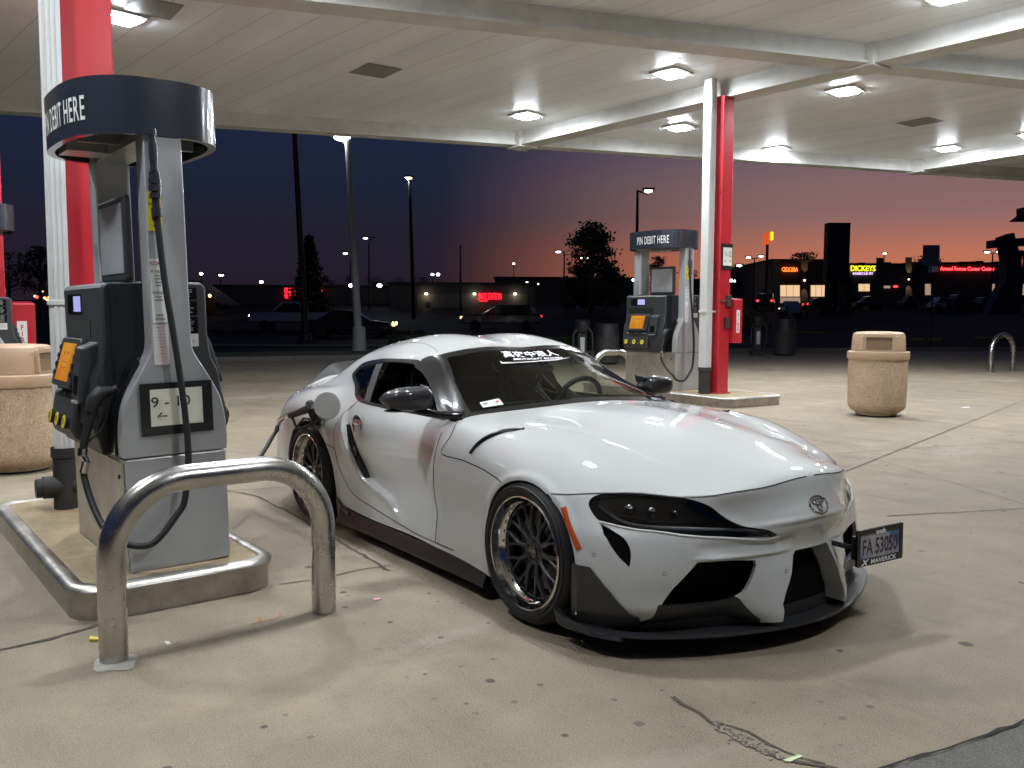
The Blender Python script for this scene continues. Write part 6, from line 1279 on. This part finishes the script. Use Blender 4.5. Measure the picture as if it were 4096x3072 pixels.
for x0, x1 in ((3700, 3722), (3962, 3978), (4072, 4096)): panel_on(e, F_, 'window', x0, x1, 1136, 1180, winc)
e, F_, ex = block('far_store', 4060, 4700, 1085, 112, 22, bwall, 'dark building continuing past the right edge')
for k, (x0, x1, y) in enumerate(((3437, 3462, 1050), (3540, 3566, 1048), (3843, 3895, 1046), (3908, 3936, 1043), (3985, 4020, 1045))):
    A_, B_ = at(x0, y, 116), at(x1, y, 116); mb = MB(); w = np.linalg.norm(B_-A_); z0 = at(x0, 1066, 116)[2]; T = basis((A_[0], A_[1], z0), RH, FH); V = MB().box(0, w, 0, 2, 0, A_[2]-z0); mb.add([T(v) for v in V.V], V.F); tag(mb.build('rooftop_unit', roofm, None, smooth=False, bevel=.08), ['roof unit above the yellow barbecue sign', 'roof unit right of the barbecue sign', 'wide roof unit above the red career sign', 'roof unit right of the wide one above the career sign', 'roof unit near the right end of the career sign'][k], 'roof unit', 'units on the restaurant row roofs')
# long dark building line left of the row
e, F_, ex = block('strip_mall', 2860, 3085, 1110, 130, 20, bwall, 'low dark building left of the brick restaurant')
# ---- signs
def board(px0, px1, pyt, pyb, d, label, m, base_px=None, name='sign_board', post=.2, th=.35, cat='sign', n=2):
    c = gnd((px0+px1)/2, d); e = empty(name, c, 0, label, cat); A_, B_ = at(px0, pyt, d), at(px1, pyt, d); w = np.linalg.norm(B_-A_); T = basis((A_+B_)/2-c-[0, 0, 0], RH, (0, 0, 1)); h = float(A_[2]-at(px0, pyb, d)[2])
    mb = MB(); V = MB().box(-w/2, w/2, -h, 0, -th/2, th/2); mb.add([T(v) for v in V.V], V.F); mb.build('panel', m, e, smooth=False, bevel=.02)
    mb = MB()
    for k in range(n): x = 0 if n == 1 else (-.35+.7*k)*w; q = RH*x; mb.cyl((q[0], q[1], -.3), (q[0], q[1], float(A_[2]-c[2])-h*.9), post, 10)
    mb.build('post', polem, e); return e, T, w, h
board(3306, 3394, 893, 1130, 90, 'tall blank dark sign tower against the sunset', mat('board_dark', (.012, .014, .02), .6), post=.6, th=1.2)
e, T, w, h = board(3692, 3760, 980, 1062, 38, 'grey back of a road sign right of the litter bin', mat('sign_back_grey', (.16, .165, .16), .45, .5), post=.035, th=.02, name='road_sign', n=1)
mb = MB(); V = MB().box(-.10, -.02, -h-.30, -h-.01, .03, .05); mb.add([T(v) for v in V.V], V.F); mb.build('name_plate', mat('plate_blue', (.15, .35, .55), .5), e, smooth=False); mb = MB(); V = MB().box(.03, .29, -h-.28, -h-.03, .03, .05); mb.add([T(v) for v in V.V], V.F); mb.build('name_plate', wht, e, smooth=False)
c = gnd(3062, 100); e = empty('restaurant_sign', c, 0, 'tall thin sign glowing yellow and red edge-on on a dark pole', 'sign'); mb = MB(); zt = float(at(3062, 930, 100)[2]-c[2]); zb = float(at(3062, 978, 100)[2]-c[2]); mb.cyl((0, 0, 0), (0, 0, zb), .16, 10); mb.build('post', polem, e)
for (x0, x1, m_, nm) in ((-.22, .10, glow('arch_red', (.9, .12, .02), .8), 'panel'), (.0, .38, glow('arch_yellow', (1.0, .62, .02), 1.8), 'arch')):
    V = MB().prism(rrect(x0, x1, zb+(.4 if nm == 'arch' else 0), zt, .1), 'z', -.9, .9); T = basis((0, 0, 0), RH, (0, 0, 1)); mb = MB().add([T(v) for v in V.V], V.F); mb.build(nm, m_, e, smooth=False)
# dark sculptural gateway sign at the right edge
e = empty('gateway_sign', gnd(4040, 60), 0, 'black curved monument sign with crossing arm at the right edge', 'sign'); c = gnd(4040, 60)
def q(px, py): P = at(px, py, 60)-c; return (float(P@RH), float(P[2]))
T = basis((0, 0, 0), RH, (0, 0, 1)); dk = mat('monument_dark', (.02, .022, .025), .5)
for nm, pl_ in (('mast', [(3996, 950), (4040, 933), (4052, 975), (4070, 1050), (4078, 1110), (4066, 1260), (3940, 1260), (3975, 1180), (4012, 1120), (4012, 1040)]), ('arm', [(3960, 962), (4000, 958), (4000, 990), (3960, 994)]), ('arm', [(4052, 955), (4180, 950), (4180, 982), (4056, 984)]), ('wing', [(4050, 885), (4082, 862), (4082, 832), (4180, 820), (4180, 885)])):
    V = MB().prism([q(*a) for a in pl_], 'z', -.5, .5); mb = MB().add([T(v) for v in V.V], V.F); mb.build(nm, dk, e, smooth=False)
# ---- vehicles
def vehicle(kind, px0, px1, d, body_m, label, flip=1, yaw=0.0, lights=(), hl='w', name=None):
    A_, B_ = gnd(px0, d), gnd(px1, d); L = float(np.linalg.norm(B_-A_)); c = (A_+B_)/2; e = empty(name or kind, c, 0, label, {'pickup_truck': 'pickup', 'parked_car': 'car', 'suv': 'car', 'moving_car': 'car'}[name or kind]); fx = RH*flip; fx = fx*math.cos(yaw)+FH*math.sin(yaw); T = basis((0, 0, 0), fx, np.cross((0, 0, 1), fx)); w = .9
    if kind == 'pickup_truck': body = [(-.5, .32), (-.5, .62), (-.49, .66), (-.08, .66), (.28, .66), (.46, .62), (.5, .55), (.5, .30)]; cab = [(-.12, .66), (-.10, 1.0), (-.02, 1.04), (.12, 1.03), (.24, .68)]; hs_, H = 1.85, 1.85
    elif kind == 'suv': body = [(-.5, .30), (-.5, .62), (-.3, .66), (.28, .66), (.47, .60), (.5, .50), (.5, .28)]; cab = [(-.47, .65), (-.40, 1.0), (-.3, 1.04), (.05, 1.03), (.24, .66)]; H = 1.7
    else: body = [(-.5, .25), (-.5, .60), (-.42, .66), (-.2, .66), (.2, .64), (.45, .55), (.5, .42), (.5, .22)]; cab = [(-.36, .64), (-.20, .98), (-.05, 1.02), (.06, .98), (.24, .62)]; H = 1.42
    P = lambda q_: (q_[0]*L, q_[1]*H)
    def pr(poly, y0, y1, taper=0): mb = MB(); n = len(poly); V = [T((x, y0, z)) for x, z in map(P, poly)]+[T((x, y1, z)) for x, z in map(P, poly)]; return mb.add(V, [tuple(range(n)), tuple(range(n, 2*n))[::-1]]+[(i, n+i, n+(i+1) % n, (i+1) % n) for i in range(n)])
    wx = (-.31, .32)
    pr(body, -w, w).build('body', body_m, e, smooth=False, bevel=.07); pr(cab, -w*.86, w*.86).build('cabin', body_m, e, smooth=False, bevel=.06)
    gw = [(x*.9+.00, z*.93+.03) for x, z in cab]; pr(gw, -w*.865, w*.865).build('window', blackgloss, e, smooth=False, bevel=.03)
    for x in wx:
        for s in (-1, 1): mb = MB(); V = MB().lathe([(0, -.10), (.20, -.10), (.33, -.10), (.35, -.06), (.35, .10), (0, .10)], 24, 'y'); mb.add([T((v[0]+x*L, v[1]+s*(w-.08), v[2]+.35)) for v in V.V], V.F); wh = mb.build('wheel', rubber, e)
    for s in (-1, 1):
        for x, m_, zz, sz in ((.497, {'w': glow('headlamp', (1, .93, .8), 12), 'y': glow('headlamp_amber', (1, .6, .2), 12), 'o': mat('lamp_off', (.3, .3, .3), .2)}[hl], .52, .11), (-.497, glow('taillamp', (1, .03, .03), 5) if 't' in lights else mat('lamp_red_off', (.2, .01, .01), .3), .58, .12)):
            mb = MB(); V = MB().ball((0, 0, 0), .05, .17, .09, 10); mb.add([T((v[0]+x*L, v[1]+s*w*.78, v[2]+zz*H)) for v in V.V], V.F); mb.build('headlight' if x > 0 else 'tail_light', m_, e)
    return e
silv = mat('car_silver', (.50, .51, .52), .3, .5, coat=.5); dkc = mat('car_black', (.008, .008, .009), .25, coat=.6); whc = mat('car_white', (.55, .55, .55), .3, coat=.5); bluec = mat('car_grey_blue', (.04, .045, .055), .3, .3, coat=.5)
vehicle('pickup_truck', 1010, 1350, 60, silv, 'silver pickup driving left on the road behind the black pole', flip=-1, lights='t')
vehicle('moving_car', 1228, 1580, 49, dkc, 'low black car with amber lights driving right behind the grey lamp pole', flip=1, lights='t', hl='y')
vehicle('suv', 1845, 2165, 62, dkc, 'dark sport utility vehicle driving left in front of the shoe shop', flip=-1, lights='t', hl='y', name='suv')
vehicle('parked_car', 3720, 3800, 92, whc, 'white car parked behind the road sign post', flip=1, hl='o'); vehicle('parked_car', 3600, 3650, 96, bluec, 'dark car parked under the right wall sconce', flip=-1, hl='o'); vehicle('suv', 3800, 3890, 90, dkc, 'black vehicle parked right of the white car', flip=1, hl='o', name='suv'); vehicle('parked_car', 3890, 3950, 92, bluec, 'grey car parked right of the black vehicle', flip=-1, hl='o')
vehicle('parked_car', 3220, 3320, 88, dkc, 'dark car with red tail lights before the brick restaurant', flip=1, lights='t', hl='o'); vehicle('suv', 3030, 3090, 92, dkc, 'dark car with red tail lights left of the brick restaurant', flip=1, yaw=1.2, lights='t', hl='o', name='suv'); vehicle('parked_car', 3410, 3520, 94, bluec, 'dark car parked below the barbecue restaurant window', flip=-1, hl='o')
vehicle('moving_car', 3140, 3182, 80, whc, 'car facing the viewer with dazzling headlights before the brick restaurant', flip=-1, yaw=1.25, hl='w')
for px in (3150, 3182):
    P = at(px, 1200, 78.5)
